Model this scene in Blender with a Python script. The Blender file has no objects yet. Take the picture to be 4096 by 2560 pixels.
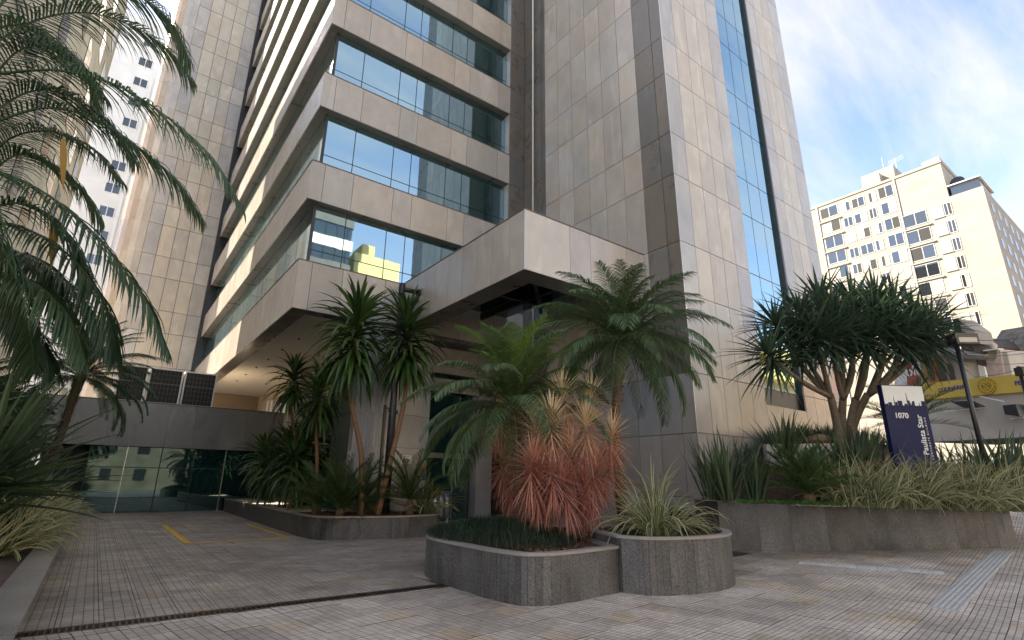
import bpy, bmesh, math, random
import numpy as np
from mathutils import Vector, Matrix
random.seed(7); R = random.Random(11)
scene = bpy.context.scene
COL = scene.collection
# ------------------------------------------------------------------ camera
H = 1.6; F = 2115.5
yaw, pitch, roll = (math.radians(a) for a in (36.912, 16.985, 0.691))
FW = Vector((math.sin(yaw)*math.cos(pitch), math.cos(yaw)*math.cos(pitch), math.sin(pitch)))
_rt = Vector((math.cos(yaw), -math.sin(yaw), 0)); _up = _rt.cross(FW)
RT = _rt*math.cos(roll) + _up*math.sin(roll); UP = _up*math.cos(roll) - _rt*math.sin(roll)
cam = bpy.data.cameras.new('camera'); cam.sensor_width = 36; cam.lens = F/4096*36
cam.clip_start = 0.05; cam.clip_end = 2000
co = bpy.data.objects.new('camera', cam); COL.objects.link(co)
M = Matrix((RT, UP, -FW)).transposed().to_4x4(); M.translation = (0, 0, H); co.matrix_world = M
scene.camera = co
def ray(x, y): return FW + RT*((x-2048)/F) - UP*((y-1280)/F)
def U(x, y, ax, val):                      # the point seen at a photo pixel on an axis-aligned plane
    d = ray(x, y); i = 'xyz'.index(ax); o = Vector((0, 0, H)); return o + d*((val-o[i])/d[i])
def D(x, y, dep):                          # the point seen at a photo pixel at a given distance
    d = ray(x, y); return Vector((0, 0, H)) + d*dep
# ------------------------------------------------------------------ sky, sun, exposure
SUN_H, SUN_E = math.radians(-40), math.radians(40)
world = bpy.data.worlds.new('World'); scene.world = world; world.use_nodes = True
nt = world.node_tree; nt.nodes.clear()
def N(nt, t, **kw):
    n = nt.nodes.new(t)
    for k, v in kw.items(): setattr(n, k, v)
    return n
sky = N(nt, 'ShaderNodeTexSky', sky_type='NISHITA', sun_disc=False, sun_elevation=SUN_E, sun_rotation=SUN_H, altitude=700, air_density=0.8, dust_density=0.6, ozone_density=1.0)
tc = N(nt, 'ShaderNodeTexCoord'); sep = N(nt, 'ShaderNodeSeparateXYZ'); nt.links.new(tc.outputs['Generated'], sep.inputs[0])
ad = N(nt, 'ShaderNodeMath', operation='ADD'); ad.inputs[1].default_value = 0.25; nt.links.new(sep.outputs[2], ad.inputs[0])
mx = N(nt, 'ShaderNodeMath', operation='MAXIMUM'); mx.inputs[1].default_value = 0.06; nt.links.new(ad.outputs[0], mx.inputs[0])
dx = N(nt, 'ShaderNodeMath', operation='DIVIDE'); dy = N(nt, 'ShaderNodeMath', operation='DIVIDE')
nt.links.new(sep.outputs[0], dx.inputs[0]); nt.links.new(sep.outputs[1], dy.inputs[0]); nt.links.new(mx.outputs[0], dx.inputs[1]); nt.links.new(mx.outputs[0], dy.inputs[1])
cb = N(nt, 'ShaderNodeCombineXYZ'); nt.links.new(dx.outputs[0], cb.inputs[0]); nt.links.new(dy.outputs[0], cb.inputs[1])
mp = N(nt, 'ShaderNodeMapping'); mp.inputs['Scale'].default_value = (0.8, 2.9, 1); mp.inputs['Rotation'].default_value = (0, 0, 0.5); mp.inputs['Location'].default_value = (2.3, 0.4, 0); nt.links.new(cb.outputs[0], mp.inputs[0])
n1 = N(nt, 'ShaderNodeTexNoise'); n1.inputs['Scale'].default_value = 1.5; n1.inputs['Detail'].default_value = 9; n1.inputs['Roughness'].default_value = 0.6; n1.inputs['Distortion'].default_value = 0.5; nt.links.new(mp.outputs[0], n1.inputs[0])
rp = N(nt, 'ShaderNodeValToRGB'); rp.color_ramp.elements[0].position = 0.34; rp.color_ramp.elements[1].position = 0.74; nt.links.new(n1.outputs[0], rp.inputs[0])
mix = N(nt, 'ShaderNodeMix', data_type='RGBA'); mix.inputs[7].default_value = (2.1, 2.15, 2.25, 1)
mm = N(nt, 'ShaderNodeMath', operation='MULTIPLY'); mm.inputs[1].default_value = 0.92; nt.links.new(rp.outputs[0], mm.inputs[0])
nt.links.new(mm.outputs[0], mix.inputs[0]); nt.links.new(sky.outputs[0], mix.inputs[6])
bg = N(nt, 'ShaderNodeBackground'); bg.inputs[1].default_value = 0.13; nt.links.new(mix.outputs[2], bg.inputs[0])
wo = N(nt, 'ShaderNodeOutputWorld'); nt.links.new(bg.outputs[0], wo.inputs[0])
sl = bpy.data.lights.new('sun', 'SUN'); sl.energy = 4.6; sl.angle = math.radians(0.5); sl.color = (1, 0.93, 0.82)
so = bpy.data.objects.new('sun', sl); COL.objects.link(so)
sdir = Vector((math.sin(SUN_H)*math.cos(SUN_E), math.cos(SUN_H)*math.cos(SUN_E), math.sin(SUN_E)))
so.rotation_euler = sdir.to_track_quat('Z', 'Y').to_euler(); so.location = (0, 0, 60)
vs = scene.view_settings; vs.view_transform = 'Standard'; vs.look = 'None'; vs.exposure = 2.1; vs.use_white_balance = True; vs.white_balance_temperature = 7400; vs.white_balance_tint = 11; vs.gamma = 1; vs.use_curve_mapping = False
scene.cycles.max_bounces = 8; scene.cycles.use_denoising = True; scene.cycles.transparent_max_bounces = 8
# ------------------------------------------------------------------ materials
MATS = {}
def base_mat(name):
    m = bpy.data.materials.new(name); m.use_nodes = True; MATS[name] = m
    return m, m.node_tree, m.node_tree.nodes['Principled BSDF']
def plain(name, col, rough=0.6, metal=0.0, noise=0.12, scale=6.0, spec=0.5, bump=0.0, stretch=(1, 1, 1)):
    if name in MATS: return MATS[name]
    m, t, b = base_mat(name); b.inputs['Roughness'].default_value = rough; b.inputs['Metallic'].default_value = metal; b.inputs['Specular IOR Level'].default_value = spec
    g = N(t, 'ShaderNodeNewGeometry'); mpn = N(t, 'ShaderNodeMapping'); mpn.inputs['Scale'].default_value = stretch; t.links.new(g.outputs['Position'], mpn.inputs[0])
    n = N(t, 'ShaderNodeTexNoise'); n.inputs['Scale'].default_value = scale; n.inputs['Detail'].default_value = 6; t.links.new(mpn.outputs[0], n.inputs[0])
    mr = N(t, 'ShaderNodeMapRange'); mr.inputs[1].default_value = 0.3; mr.inputs[2].default_value = 0.7; mr.inputs[3].default_value = 1-noise; mr.inputs[4].default_value = 1+noise; t.links.new(n.outputs[0], mr.inputs[0])
    mu = N(t, 'ShaderNodeVectorMath', operation='SCALE'); mu.inputs[0].default_value = col; t.links.new(mr.outputs[0], mu.inputs['Scale']); t.links.new(mu.outputs[0], b.inputs['Base Color'])
    if bump:
        bp = N(t, 'ShaderNodeBump'); bp.inputs['Strength'].default_value = bump; bp.inputs['Distance'].default_value = 0.02; t.links.new(n.outputs[0], bp.inputs['Height']); t.links.new(bp.outputs[0], b.inputs['Normal'])
    return m
def stone(name, col, var=0.10, rough=0.3, speck=0.16, stain=0.14, vein=0.10, bump=0.0, warm=0.0, grain=90):
    m, t, b = base_mat(name); L = t.links.new
    g = N(t, 'ShaderNodeNewGeometry'); oi = N(t, 'ShaderNodeObjectInfo')
    n1 = N(t, 'ShaderNodeTexNoise'); n1.inputs['Scale'].default_value = grain; n1.inputs['Detail'].default_value = 3; L(g.outputs[0], n1.inputs[0])
    off = N(t, 'ShaderNodeVectorMath', operation='ADD'); L(g.outputs[0], off.inputs[0])
    ro = N(t, 'ShaderNodeVectorMath', operation='SCALE'); ro.inputs[0].default_value = (37, 11, 23); L(oi.outputs['Random'], ro.inputs['Scale']); L(ro.outputs[0], off.inputs[1])
    n2 = N(t, 'ShaderNodeTexNoise'); n2.inputs['Scale'].default_value = 1.1; n2.inputs['Detail'].default_value = 7; n2.inputs['Roughness'].default_value = 0.62; mps = N(t, 'ShaderNodeMapping'); mps.inputs['Scale'].default_value = (1.2, 1.2, 0.75); L(off.outputs[0], mps.inputs[0]); L(mps.outputs[0], n2.inputs[0])
    mp = N(t, 'ShaderNodeMapping'); mp.inputs['Rotation'].default_value = (0.7, 0.6, 0.3); mp.inputs['Scale'].default_value = (1.2, 1.2, 0.28); L(off.outputs[0], mp.inputs[0])
    n3 = N(t, 'ShaderNodeTexNoise'); n3.inputs['Scale'].default_value = 1.3; n3.inputs['Detail'].default_value = 3; n3.inputs['Distortion'].default_value = 0.6; L(mp.outputs[0], n3.inputs[0])
    r3 = N(t, 'ShaderNodeMapRange'); r3.inputs[1].default_value = 0.60; r3.inputs[2].default_value = 0.66; r3.inputs[3].default_value = 0; r3.inputs[4].default_value = vein; L(n3.outputs[0], r3.inputs[0])
    def rng(src, lo, hi, a=0.0, z=1.0):
        r = N(t, 'ShaderNodeMapRange'); r.inputs[1].default_value = a; r.inputs[2].default_value = z; r.inputs[3].default_value = lo; r.inputs[4].default_value = hi; L(src, r.inputs[0]); return r.outputs[0]
    def mul(a, c):
        x = N(t, 'ShaderNodeMath', operation='MULTIPLY'); L(a, x.inputs[0]); L(c, x.inputs[1]); return x.outputs[0]
    f = mul(rng(oi.outputs['Random'], 1-var, 1+var), rng(n1.outputs[0], 1-speck, 1+speck, 0.3, 0.7)); f = mul(f, rng(n2.outputs[0], 1-stain, 1+stain, 0.3, 0.7))
    a = N(t, 'ShaderNodeMath', operation='ADD'); L(f, a.inputs[0]); L(r3.outputs[0], a.inputs[1])
    h = N(t, 'ShaderNodeMath', operation='FRACT'); hm = N(t, 'ShaderNodeMath', operation='MULTIPLY'); hm.inputs[1].default_value = 17.31; L(oi.outputs['Random'], hm.inputs[0]); L(hm.outputs[0], h.inputs[0])
    mc = N(t, 'ShaderNodeMix', data_type='RGBA'); L(h.outputs[0], mc.inputs[0])
    mc.inputs[6].default_value = (*col, 1); mc.inputs[7].default_value = (col[0]*(1.0+warm), col[1]*(1.0-0.1*warm), col[2]*(1-1.1*warm), 1)
    mu = N(t, 'ShaderNodeVectorMath', operation='SCALE'); L(mc.outputs[2], mu.inputs[0]); L(a.outputs[0], mu.inputs['Scale']); L(mu.outputs[0], b.inputs['Base Color'])
    L(rng(n2.outputs[0], rough*0.8, rough*1.3, 0.3, 0.7), b.inputs['Roughness'])
    if bump:
        bp = N(t, 'ShaderNodeBump'); bp.inputs['Strength'].default_value = bump; bp.inputs['Distance'].default_value = 0.01; L(n1.outputs[0], bp.inputs['Height']); L(bp.outputs[0], b.inputs['Normal'])
    return m
stone('granite_grey', (0.385, 0.36, 0.335), warm=0.07, rough=0.2, vein=0.12, var=0.09, stain=0.11)
stone('granite_beige', (0.43, 0.395, 0.35), warm=0.05, rough=0.22, var=0.08, stain=0.11, vein=0.12)
stone('granite_blue', (0.37, 0.36, 0.36), warm=0.05, rough=0.17)
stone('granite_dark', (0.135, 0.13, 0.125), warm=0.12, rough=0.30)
stone('polished_beige', (0.30, 0.25, 0.20), warm=0.1, rough=0.13)
stone('granite_base', (0.30, 0.30, 0.305), warm=0.06, rough=0.36, vein=0.05)
stone('granite_street', (0.080, 0.080, 0.082), warm=0.05, rough=0.42, speck=0.4, stain=0.75, vein=0.10, bump=0.3, var=0.10, grain=30)
stone('granite_podium', (0.20, 0.195, 0.19), warm=0.05, rough=0.3, vein=0.25)
stone('granite_planter', (0.082, 0.081, 0.080), warm=0.04, rough=0.5, speck=0.5, stain=0.5, vein=0.12, bump=0.4, var=0.035, grain=38)
stone('granite_coping', (0.24, 0.225, 0.215), warm=0.1, rough=0.4, speck=0.2)
plain('joint', (0.15, 0.145, 0.14), 0.7); plain('joint_dark', (0.05, 0.05, 0.05), 0.8)
plain('black_metal', (0.016, 0.016, 0.018), 0.35); plain('dark_frame', (0.02, 0.022, 0.024), 0.4); plain('steel', (0.55, 0.55, 0.54), 0.28, 1.0, 0.05)
plain('soffit_paint', (0.72, 0.66, 0.58), 0.7, noise=0.05); plain('soffit_stone', (0.15, 0.13, 0.11), 0.16, noise=0.25, scale=2)
plain('white_paint', (0.74, 0.73, 0.71), 0.6, noise=0.06, scale=1); plain('grey_render', (0.74, 0.73, 0.72), 0.85, noise=0.08, scale=0.6)
plain('facade_light', (0.74, 0.68, 0.60), 0.9, scale=0.5); plain('concrete', (0.38, 0.36, 0.335), 0.9, noise=0.2, scale=0.4); plain('cream_render', (0.30, 0.275, 0.238), 0.9, noise=0.12, scale=0.22, stretch=(1, 1, 2.4)); plain('brown_render', (0.48, 0.43, 0.37), 0.85, noise=0.2, scale=0.5)  # facade_light and concrete are kept pale to bounce sun into the court
plain('soil', (0.060, 0.036, 0.022), 0.95, noise=0.5, scale=14, bump=0.8); plain('gravel', (0.55, 0.51, 0.44), 0.9, noise=0.4, scale=40, bump=0.8)
plain('bark', (0.13, 0.085, 0.05), 0.85, noise=0.45, scale=24, bump=0.9, stretch=(1, 1, 2.5)); plain('bark_grey', (0.15, 0.115, 0.08), 0.8, noise=0.35, scale=12, bump=0.6, stretch=(1, 1, 4))
plain('bark_palm', (0.11, 0.07, 0.042), 0.9, noise=0.5, scale=18, bump=1.0, stretch=(1, 1, 3)); plain('cane', (0.20, 0.105, 0.05), 0.7, noise=0.35, scale=30, bump=0.5, stretch=(0.2, 0.2, 2.5))
plain('yellow_paint', (0.62, 0.36, 0.035), 0.75, noise=0.35, scale=9); plain('tactile', (0.42, 0.425, 0.43), 0.75, noise=0.15); plain('asphalt', (0.055, 0.055, 0.057), 0.9, noise=0.2)
plain('navy', (0.008, 0.012, 0.055), 0.55, noise=0.05, spec=0.2); plain('sign_white', (0.62, 0.62, 0.60), 0.45, noise=0.03); plain('fascia_yellow', (0.58, 0.40, 0.07), 0.5, noise=0.08, scale=1); plain('letter_blue', (0.05, 0.04, 0.22), 0.5)
plain('gold', (0.45, 0.30, 0.06), 0.4, 0.5); plain('red_paint', (0.45, 0.05, 0.025), 0.5); plain('blue_paint', (0.02, 0.12, 0.42), 0.45); plain('teal_sign', (0.015, 0.06, 0.07), 0.4); plain('ochre_sign', (0.50, 0.27, 0.06), 0.5)
plain('brown_dark', (0.10, 0.09, 0.072), 0.85, noise=0.4, scale=0.6); plain('window_frame', (0.40, 0.40, 0.40), 0.5); plain('curtain', (0.30, 0.29, 0.27), 0.9, noise=0.2, scale=3, stretch=(3, 3, 0.1)); plain('blind', (0.30, 0.29, 0.28), 0.7, noise=0.1); plain('orange_wood', (0.33, 0.13, 0.03), 0.6, noise=0.25); plain('shutter_brown', (0.045, 0.03, 0.025), 0.6); plain('roof_tile', (0.16, 0.145, 0.135), 0.9, noise=0.4, scale=3); plain('pink_render', (0.55, 0.43, 0.37), 0.9); plain('red_render', (0.42, 0.10, 0.07), 0.8); plain('green_render', (0.36, 0.37, 0.20), 0.9)
plain('yellow_render', (0.66, 0.53, 0.24), 0.85); plain('pipe_black', (0.018, 0.018, 0.02), 0.42, noise=0.4, scale=9); plain('interior', (0.35, 0.27, 0.19), 0.8, noise=0.2, scale=0.8); plain('interior_dark', (0.012, 0.014, 0.015), 0.7)
plain('coil_black', (0.012, 0.011, 0.010), 0.6); plain('terrace', (0.5, 0.44, 0.36), 0.8); plain('rock', (0.24, 0.15, 0.08), 0.8, noise=0.4, scale=8, bump=0.6)
def glass(name, tint, mir, base, rough=0.02, ior=1.6):
    m, t, b = base_mat(name); b.inputs['Base Color'].default_value = (*base, 1); b.inputs['Roughness'].default_value = rough; b.inputs['IOR'].default_value = ior
    g = N(t, 'ShaderNodeBsdfGlossy'); g.inputs['Color'].default_value = (*tint, 1); g.inputs['Roughness'].default_value = rough
    geo = N(t, 'ShaderNodeNewGeometry'); nz = N(t, 'ShaderNodeTexNoise'); nz.inputs['Scale'].default_value = 0.8; t.links.new(geo.outputs[0], nz.inputs[0])
    bp = N(t, 'ShaderNodeBump'); bp.inputs['Strength'].default_value = 0.03; bp.inputs['Distance'].default_value = 0.04; t.links.new(nz.outputs[0], bp.inputs['Height']); t.links.new(bp.outputs[0], g.inputs['Normal']); t.links.new(bp.outputs[0], b.inputs['Normal'])
    ms = N(t, 'ShaderNodeMixShader'); ms.inputs[0].default_value = mir; t.links.new(b.outputs[0], ms.inputs[1]); t.links.new(g.outputs[0], ms.inputs[2])
    t.links.new(ms.outputs[0], t.nodes['Material Output'].inputs[0]); return m
glass('office_glass', (0.58, 0.82, 0.92), 0.60, (0.004, 0.035, 0.035)); glass('dark_glass', (0.5, 0.8, 0.78), 0.20, (0.006, 0.035, 0.034)); glass('house_glass', (0.8, 0.85, 0.9), 0.10, (0.02, 0.024, 0.028))
def leaf(name, c0, c1, rough=0.42, trans=0.25, spec=0.5, c2=None):
    m, t, b = base_mat(name); L = t.links.new; b.inputs['Roughness'].default_value = rough; b.inputs['Specular IOR Level'].default_value = spec
    at = N(t, 'ShaderNodeAttribute', attribute_name='tint'); cr = N(t, 'ShaderNodeValToRGB'); cr.color_ramp.elements[0].color = (*c0, 1); cr.color_ramp.elements[1].color = (*c1, 1)
    if c2: e = cr.color_ramp.elements.new(0.5); e.color = (*c2, 1)
    L(at.outputs['Fac'], cr.inputs[0]); L(cr.outputs[0], b.inputs['Base Color'])
    tr = N(t, 'ShaderNodeBsdfTranslucent'); L(cr.outputs[0], tr.inputs[0]); ms = N(t, 'ShaderNodeMixShader'); ms.inputs[0].default_value = trans
    L(b.outputs[0], ms.inputs[1]); L(tr.outputs[0], ms.inputs[2]); L(ms.outputs[0], t.nodes['Material Output'].inputs[0]); return m
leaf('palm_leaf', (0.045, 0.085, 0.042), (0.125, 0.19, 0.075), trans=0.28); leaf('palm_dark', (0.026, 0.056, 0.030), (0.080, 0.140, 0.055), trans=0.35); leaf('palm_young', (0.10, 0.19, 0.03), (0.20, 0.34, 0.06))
leaf('dracaena_leaf', (0.018, 0.046, 0.018), (0.085, 0.165, 0.038), 0.3); leaf('cycad_leaf', (0.022, 0.052, 0.022), (0.080, 0.125, 0.028), 0.35); leaf('flax_leaf', (0.026, 0.050, 0.028), (0.075, 0.120, 0.052), 0.36)
leaf('dragon_leaf', (0.020, 0.046, 0.034), (0.072, 0.120, 0.062), 0.34); leaf('varieg_green', (0.026, 0.066, 0.020), (0.065, 0.125, 0.036)); leaf('varieg_cream', (0.24, 0.25, 0.12), (0.46, 0.44, 0.27)); leaf('mondo_leaf', (0.008, 0.022, 0.012), (0.024, 0.052, 0.022), 0.5, 0.1)
leaf('red_leaf', (0.27, 0.07, 0.065), (0.76, 0.61, 0.36), 0.42, 0.28, 0.4, (0.50, 0.235, 0.17)); leaf('cover_leaf', (0.035, 0.10, 0.018), (0.09, 0.20, 0.035)); leaf('dry_leaf', (0.22, 0.12, 0.03), (0.42, 0.25, 0.06), 0.6, 0.2); leaf('straw', (0.10, 0.065, 0.035), (0.22, 0.15, 0.07), 0.8, 0.1)
def paving(name, ang, col):
    m, t, b = base_mat(name); L = t.links.new; b.inputs['Roughness'].default_value = 0.62
    g = N(t, 'ShaderNodeNewGeometry'); mp = N(t, 'ShaderNodeMapping'); mp.inputs['Rotation'].default_value = (0, 0, -ang); L(g.outputs[0], mp.inputs[0])
    br = N(t, 'ShaderNodeTexBrick'); br.offset = 0.0; br.inputs['Scale'].default_value = 1; br.inputs['Mortar Size'].default_value = 0.0055; br.inputs['Mortar Smooth'].default_value = 0.3; br.inputs['Brick Width'].default_value = 0.1; br.inputs['Row Height'].default_value = 0.0667
    br.inputs['Color1'].default_value = (0.86, 0.86, 0.86, 1); br.inputs['Color2'].default_value = (1.12, 1.12, 1.12, 1); br.inputs['Mortar'].default_value = (0.27, 0.25, 0.235, 1); L(mp.outputs[0], br.inputs[0])
    fl = N(t, 'ShaderNodeVectorMath', operation='SNAP'); fl.inputs[1].default_value = (0.4, 0.4, 10); L(mp.outputs[0], fl.inputs[0])
    wn = N(t, 'ShaderNodeTexWhiteNoise'); L(fl.outputs[0], wn.inputs[0]); wr = N(t, 'ShaderNodeMapRange'); wr.inputs[3].default_value = 0.82; wr.inputs[4].default_value = 1.12; L(wn.outputs[0], wr.inputs[0])
    n = N(t, 'ShaderNodeTexNoise'); n.inputs['Scale'].default_value = 0.55; n.inputs['Detail'].default_value = 8; n.inputs['Roughness'].default_value = 0.65; L(g.outputs[0], n.inputs[0])
    nr = N(t, 'ShaderNodeMapRange'); nr.inputs[1].default_value = 0.35; nr.inputs[2].default_value = 0.68; nr.inputs[3].default_value = 0.66; nr.inputs[4].default_value = 1.2; L(n.outputs[0], nr.inputs[0])
    ny = N(t, 'ShaderNodeTexWhiteNoise', noise_dimensions='4D'); ny.inputs['W'].default_value = 3.3; L(fl.outputs[0], ny.inputs['Vector']); yr = N(t, 'ShaderNodeMapRange'); yr.inputs[1].default_value = 0.82; yr.inputs[2].default_value = 1.0; L(ny.outputs[0], yr.inputs[0])
    mc = N(t, 'ShaderNodeMix', data_type='RGBA'); mc.inputs[6].default_value = (*col, 1); mc.inputs[7].default_value = (col[0]*1.08, col[1]*0.98, col[2]*0.8, 1); L(yr.outputs[0], mc.inputs[0])
    a = N(t, 'ShaderNodeMath', operation='MULTIPLY'); L(wr.outputs[0], a.inputs[0]); L(nr.outputs[0], a.inputs[1])
    s1 = N(t, 'ShaderNodeVectorMath', operation='SCALE'); L(mc.outputs[2], s1.inputs[0]); L(a.outputs[0], s1.inputs['Scale'])
    s2 = N(t, 'ShaderNodeVectorMath', operation='MULTIPLY'); L(s1.outputs[0], s2.inputs[0]); L(br.outputs['Color'], s2.inputs[1]); L(s2.outputs[0], b.inputs['Base Color'])
    bp = N(t, 'ShaderNodeBump', invert=True); bp.inputs['Strength'].default_value = 0.7; bp.inputs['Distance'].default_value = 0.006; L(br.outputs['Fac'], bp.inputs['Height']); L(bp.outputs[0], b.inputs['Normal'])
PAV_ANG = math.radians(8)
paving('paving_drive', 0.0, (0.37, 0.32, 0.28)); paving('paving_street', PAV_ANG, (0.50, 0.435, 0.38))
# ------------------------------------------------------------------ builders
class MB:
    def __init__(s): s.v = []; s.f = []; s.m = []; s.t = []
    def add(s, v, f, m=0, t=0.5):
        o = len(s.v); s.v += [tuple(p) for p in v]; s.f += [tuple(i+o for i in q) for q in f]; s.m += [m]*len(f); s.t += [t]*len(f)
    def box(s, x0, x1, y0, y1, z0, z1, m=0):
        s.add([(x0,y0,z0),(x1,y0,z0),(x1,y1,z0),(x0,y1,z0),(x0,y0,z1),(x1,y0,z1),(x1,y1,z1),(x0,y1,z1)], [(0,3,2,1),(4,5,6,7),(0,1,5,4),(1,2,6,5),(2,3,7,6),(3,0,4,7)], m); return s
    def prism(s, pts, d, m=0):              # polygon pushed along d
        n = len(pts); a = [Vector(p) for p in pts]; b = [p+Vector(d) for p in a]
        s.add(a+b, [tuple(range(n)), tuple(range(2*n-1, n-1, -1))]+[(i, i+n, (i+1) % n+n, (i+1) % n) for i in range(n)], m); return s
    def bar(s, p, q, w, h=None, m=0):
        p, q = Vector(p), Vector(q); d = (q-p).normalized(); u = d.cross(Vector((0, 0, 1))) if abs(d.z) < 0.98 else Vector((1, 0, 0)); u.normalize(); v = d.cross(u); h = h or w
        c = [u*w/2+v*h/2, -u*w/2+v*h/2, -u*w/2-v*h/2, u*w/2-v*h/2]
        s.add([p+k for k in c]+[q+k for k in c], [(3,2,1,0),(4,5,6,7)]+[(i, (i+1) % 4, (i+1) % 4+4, i+4) for i in range(4)], m); return s
    def tube(s, pts, rad, n=8, m=0, t=0.5, cap=True):
        pts = [Vector(p) for p in pts]; rs = rad if isinstance(rad, (list, tuple)) else [rad]*len(pts); vv = []; ff = []; u = None
        for i, p in enumerate(pts):
            d = (pts[min(i+1, len(pts)-1)]-pts[max(i-1, 0)]).normalized()
            if u is None: u = d.orthogonal().normalized()
            u = (u-d*u.dot(d)); u = u.normalized() if u.length > 1e-6 else d.orthogonal().normalized(); w = d.cross(u)
            for k in range(n): a = 2*math.pi*k/n; vv.append(p+(u*math.cos(a)+w*math.sin(a))*rs[i])
        for i in range(len(pts)-1):
            for k in range(n): ff.append((i*n+k, i*n+(k+1) % n, (i+1)*n+(k+1) % n, (i+1)*n+k))
        if cap: ff += [tuple(range(n-1, -1, -1)), tuple(range((len(pts)-1)*n, len(pts)*n))]
        s.add(vv, ff, m, t); return s
    def blade(s, p, d, L, w, droop=0.6, seg=5, t=0.5, m=0, fold=0.25, varieg=False, shape=None, curl=0.0):
        p = Vector(p); d = Vector(d).normalized(); side = d.cross(Vector((0, 0, 1)))
        side = side.normalized() if side.length > 0.05 else Vector((1, 0, 0))
        vv = []; ff = []; mm = []; k = 4 if varieg else 3
        for i in range(seg+1):
            a = i/seg; ww = w*(shape(a) if shape else (0.55+0.45*math.sin(min(1, a*2.2)*math.pi/2))*(1-a**2.6)) if i < seg else w*0.03
            nrm = side.cross(d).normalized(); dn = -nrm*ww*fold
            if varieg: vv += [p-side*ww/2, p-side*ww*0.2+dn, p+side*ww*0.2+dn, p+side*ww/2]
            else: vv += [p-side*ww/2, p+dn, p+side*ww/2]
            if i < seg:
                for j in range(k-1): ff.append((i*k+j, i*k+j+1, (i+1)*k+j+1, (i+1)*k+j)); mm.append((1 if j in (0, 2) else 0) if varieg else m)
            p = p+d*(L/seg); d = (d+Vector((0, 0, -droop*(0.35+1.3*a)/seg))+side*(curl/seg)).normalized()
            side = (side-d*side.dot(d)).normalized()
        o = len(s.v); s.v += [tuple(q) for q in vv]; s.f += [tuple(i+o for i in q) for q in ff]; s.m += mm; s.t += [t]*len(ff)
    def mesh(s, name, mats, smooth=False):
        me = bpy.data.meshes.new(name); me.from_pydata(s.v, [], s.f)
        for m in mats: me.materials.append(MATS[m])
        me.polygons.foreach_set('material_index', s.m); me.polygons.foreach_set('use_smooth', [smooth]*len(s.f))
        at = me.attributes.new('tint', 'FLOAT', 'FACE'); at.data.foreach_set('value', s.t); me.update(); return me
    def build(s, name, mats, parent=None, smooth=False, **kw):
        if isinstance(mats, str): mats = [mats]
        return link(name, s.mesh(name, mats, smooth), parent, **kw)
def link(name, data, parent=None, mat=None, **kw):
    o = bpy.data.objects.new(name, data); COL.objects.link(o)
    if parent is not None:
        o.parent = parent; w = mat or Matrix.Identity(4); o.matrix_basis = world_of(parent).inverted() @ w
    elif mat: o.matrix_basis = mat
    for k, v in kw.items(): o[k] = v
    return o
def world_of(o): return (world_of(o.parent) @ o.matrix_basis) if o.parent else o.matrix_basis.copy()
def thing(name, label, cat, loc=(0, 0, 0), group=None):
    o = bpy.data.objects.new(name, None); COL.objects.link(o); o.matrix_basis = Matrix.Translation(Vector(loc)); o['label'] = label; o['category'] = cat; o.empty_display_size = 0.1
    if group: o['group'] = group
    return o
UNIT = {}
def unit(mat):
    if mat not in UNIT: UNIT[mat] = MB().box(0, 1, 0, 1, 0, 1).mesh('slab_'+mat, [mat])
    return UNIT[mat]
def slab(name, parent, mat, p, u, v, n, w, h, th=0.03, gap=0.014, **kw):   # a flat slab: corner p, width along u, height along v, face towards n
    u, v, n, p = Vector(u), Vector(v), Vector(n), Vector(p)
    a = u*(w-gap); b = -n*th; c = v*(h-gap); q = p+u*gap/2+v*gap/2
    m = Matrix(((a.x, b.x, c.x, q.x), (a.y, b.y, c.y, q.y), (a.z, b.z, c.z, q.z), (0, 0, 0, 1)))
    return link(name, unit(mat), parent, m, **kw)
def bx(name, parent, mat, x0, x1, y0, y1, z0, z1, **kw): return MB().box(x0, x1, y0, y1, z0, z1).build(name, mat, parent, **kw)
X_, Y_, Z_ = Vector((1, 0, 0)), Vector((0, 1, 0)), Vector((0, 0, 1))
def text(name, body, parent, mat, size, origin, u, v, n, bold=0.0, align='CENTER', depth=0.004):
    c = bpy.data.curves.new(name, 'FONT'); c.body = body; c.size = size; c.align_x = align; c.align_y = 'CENTER'; c.offset = bold; c.extrude = depth; c.resolution_u = 4
    o = bpy.data.objects.new(name, c); COL.objects.link(o); bpy.context.view_layer.update()
    me = bpy.data.meshes.new_from_object(o.evaluated_get(bpy.context.evaluated_depsgraph_get())); bpy.data.objects.remove(o); me.materials.clear(); me.materials.append(MATS[mat])
    u, v, n, p = Vector(u), Vector(v), Vector(n), Vector(origin)
    return link(name, me, parent, Matrix(((u.x, v.x, n.x, p.x), (u.y, v.y, n.y, p.y), (u.z, v.z, n.z, p.z), (0, 0, 0, 1))))
def gz(x): return 0.04*max(0, min(x, 18)-9)+0.085*max(0, min(x, 60)-18)     # the street climbs to the right
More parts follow.
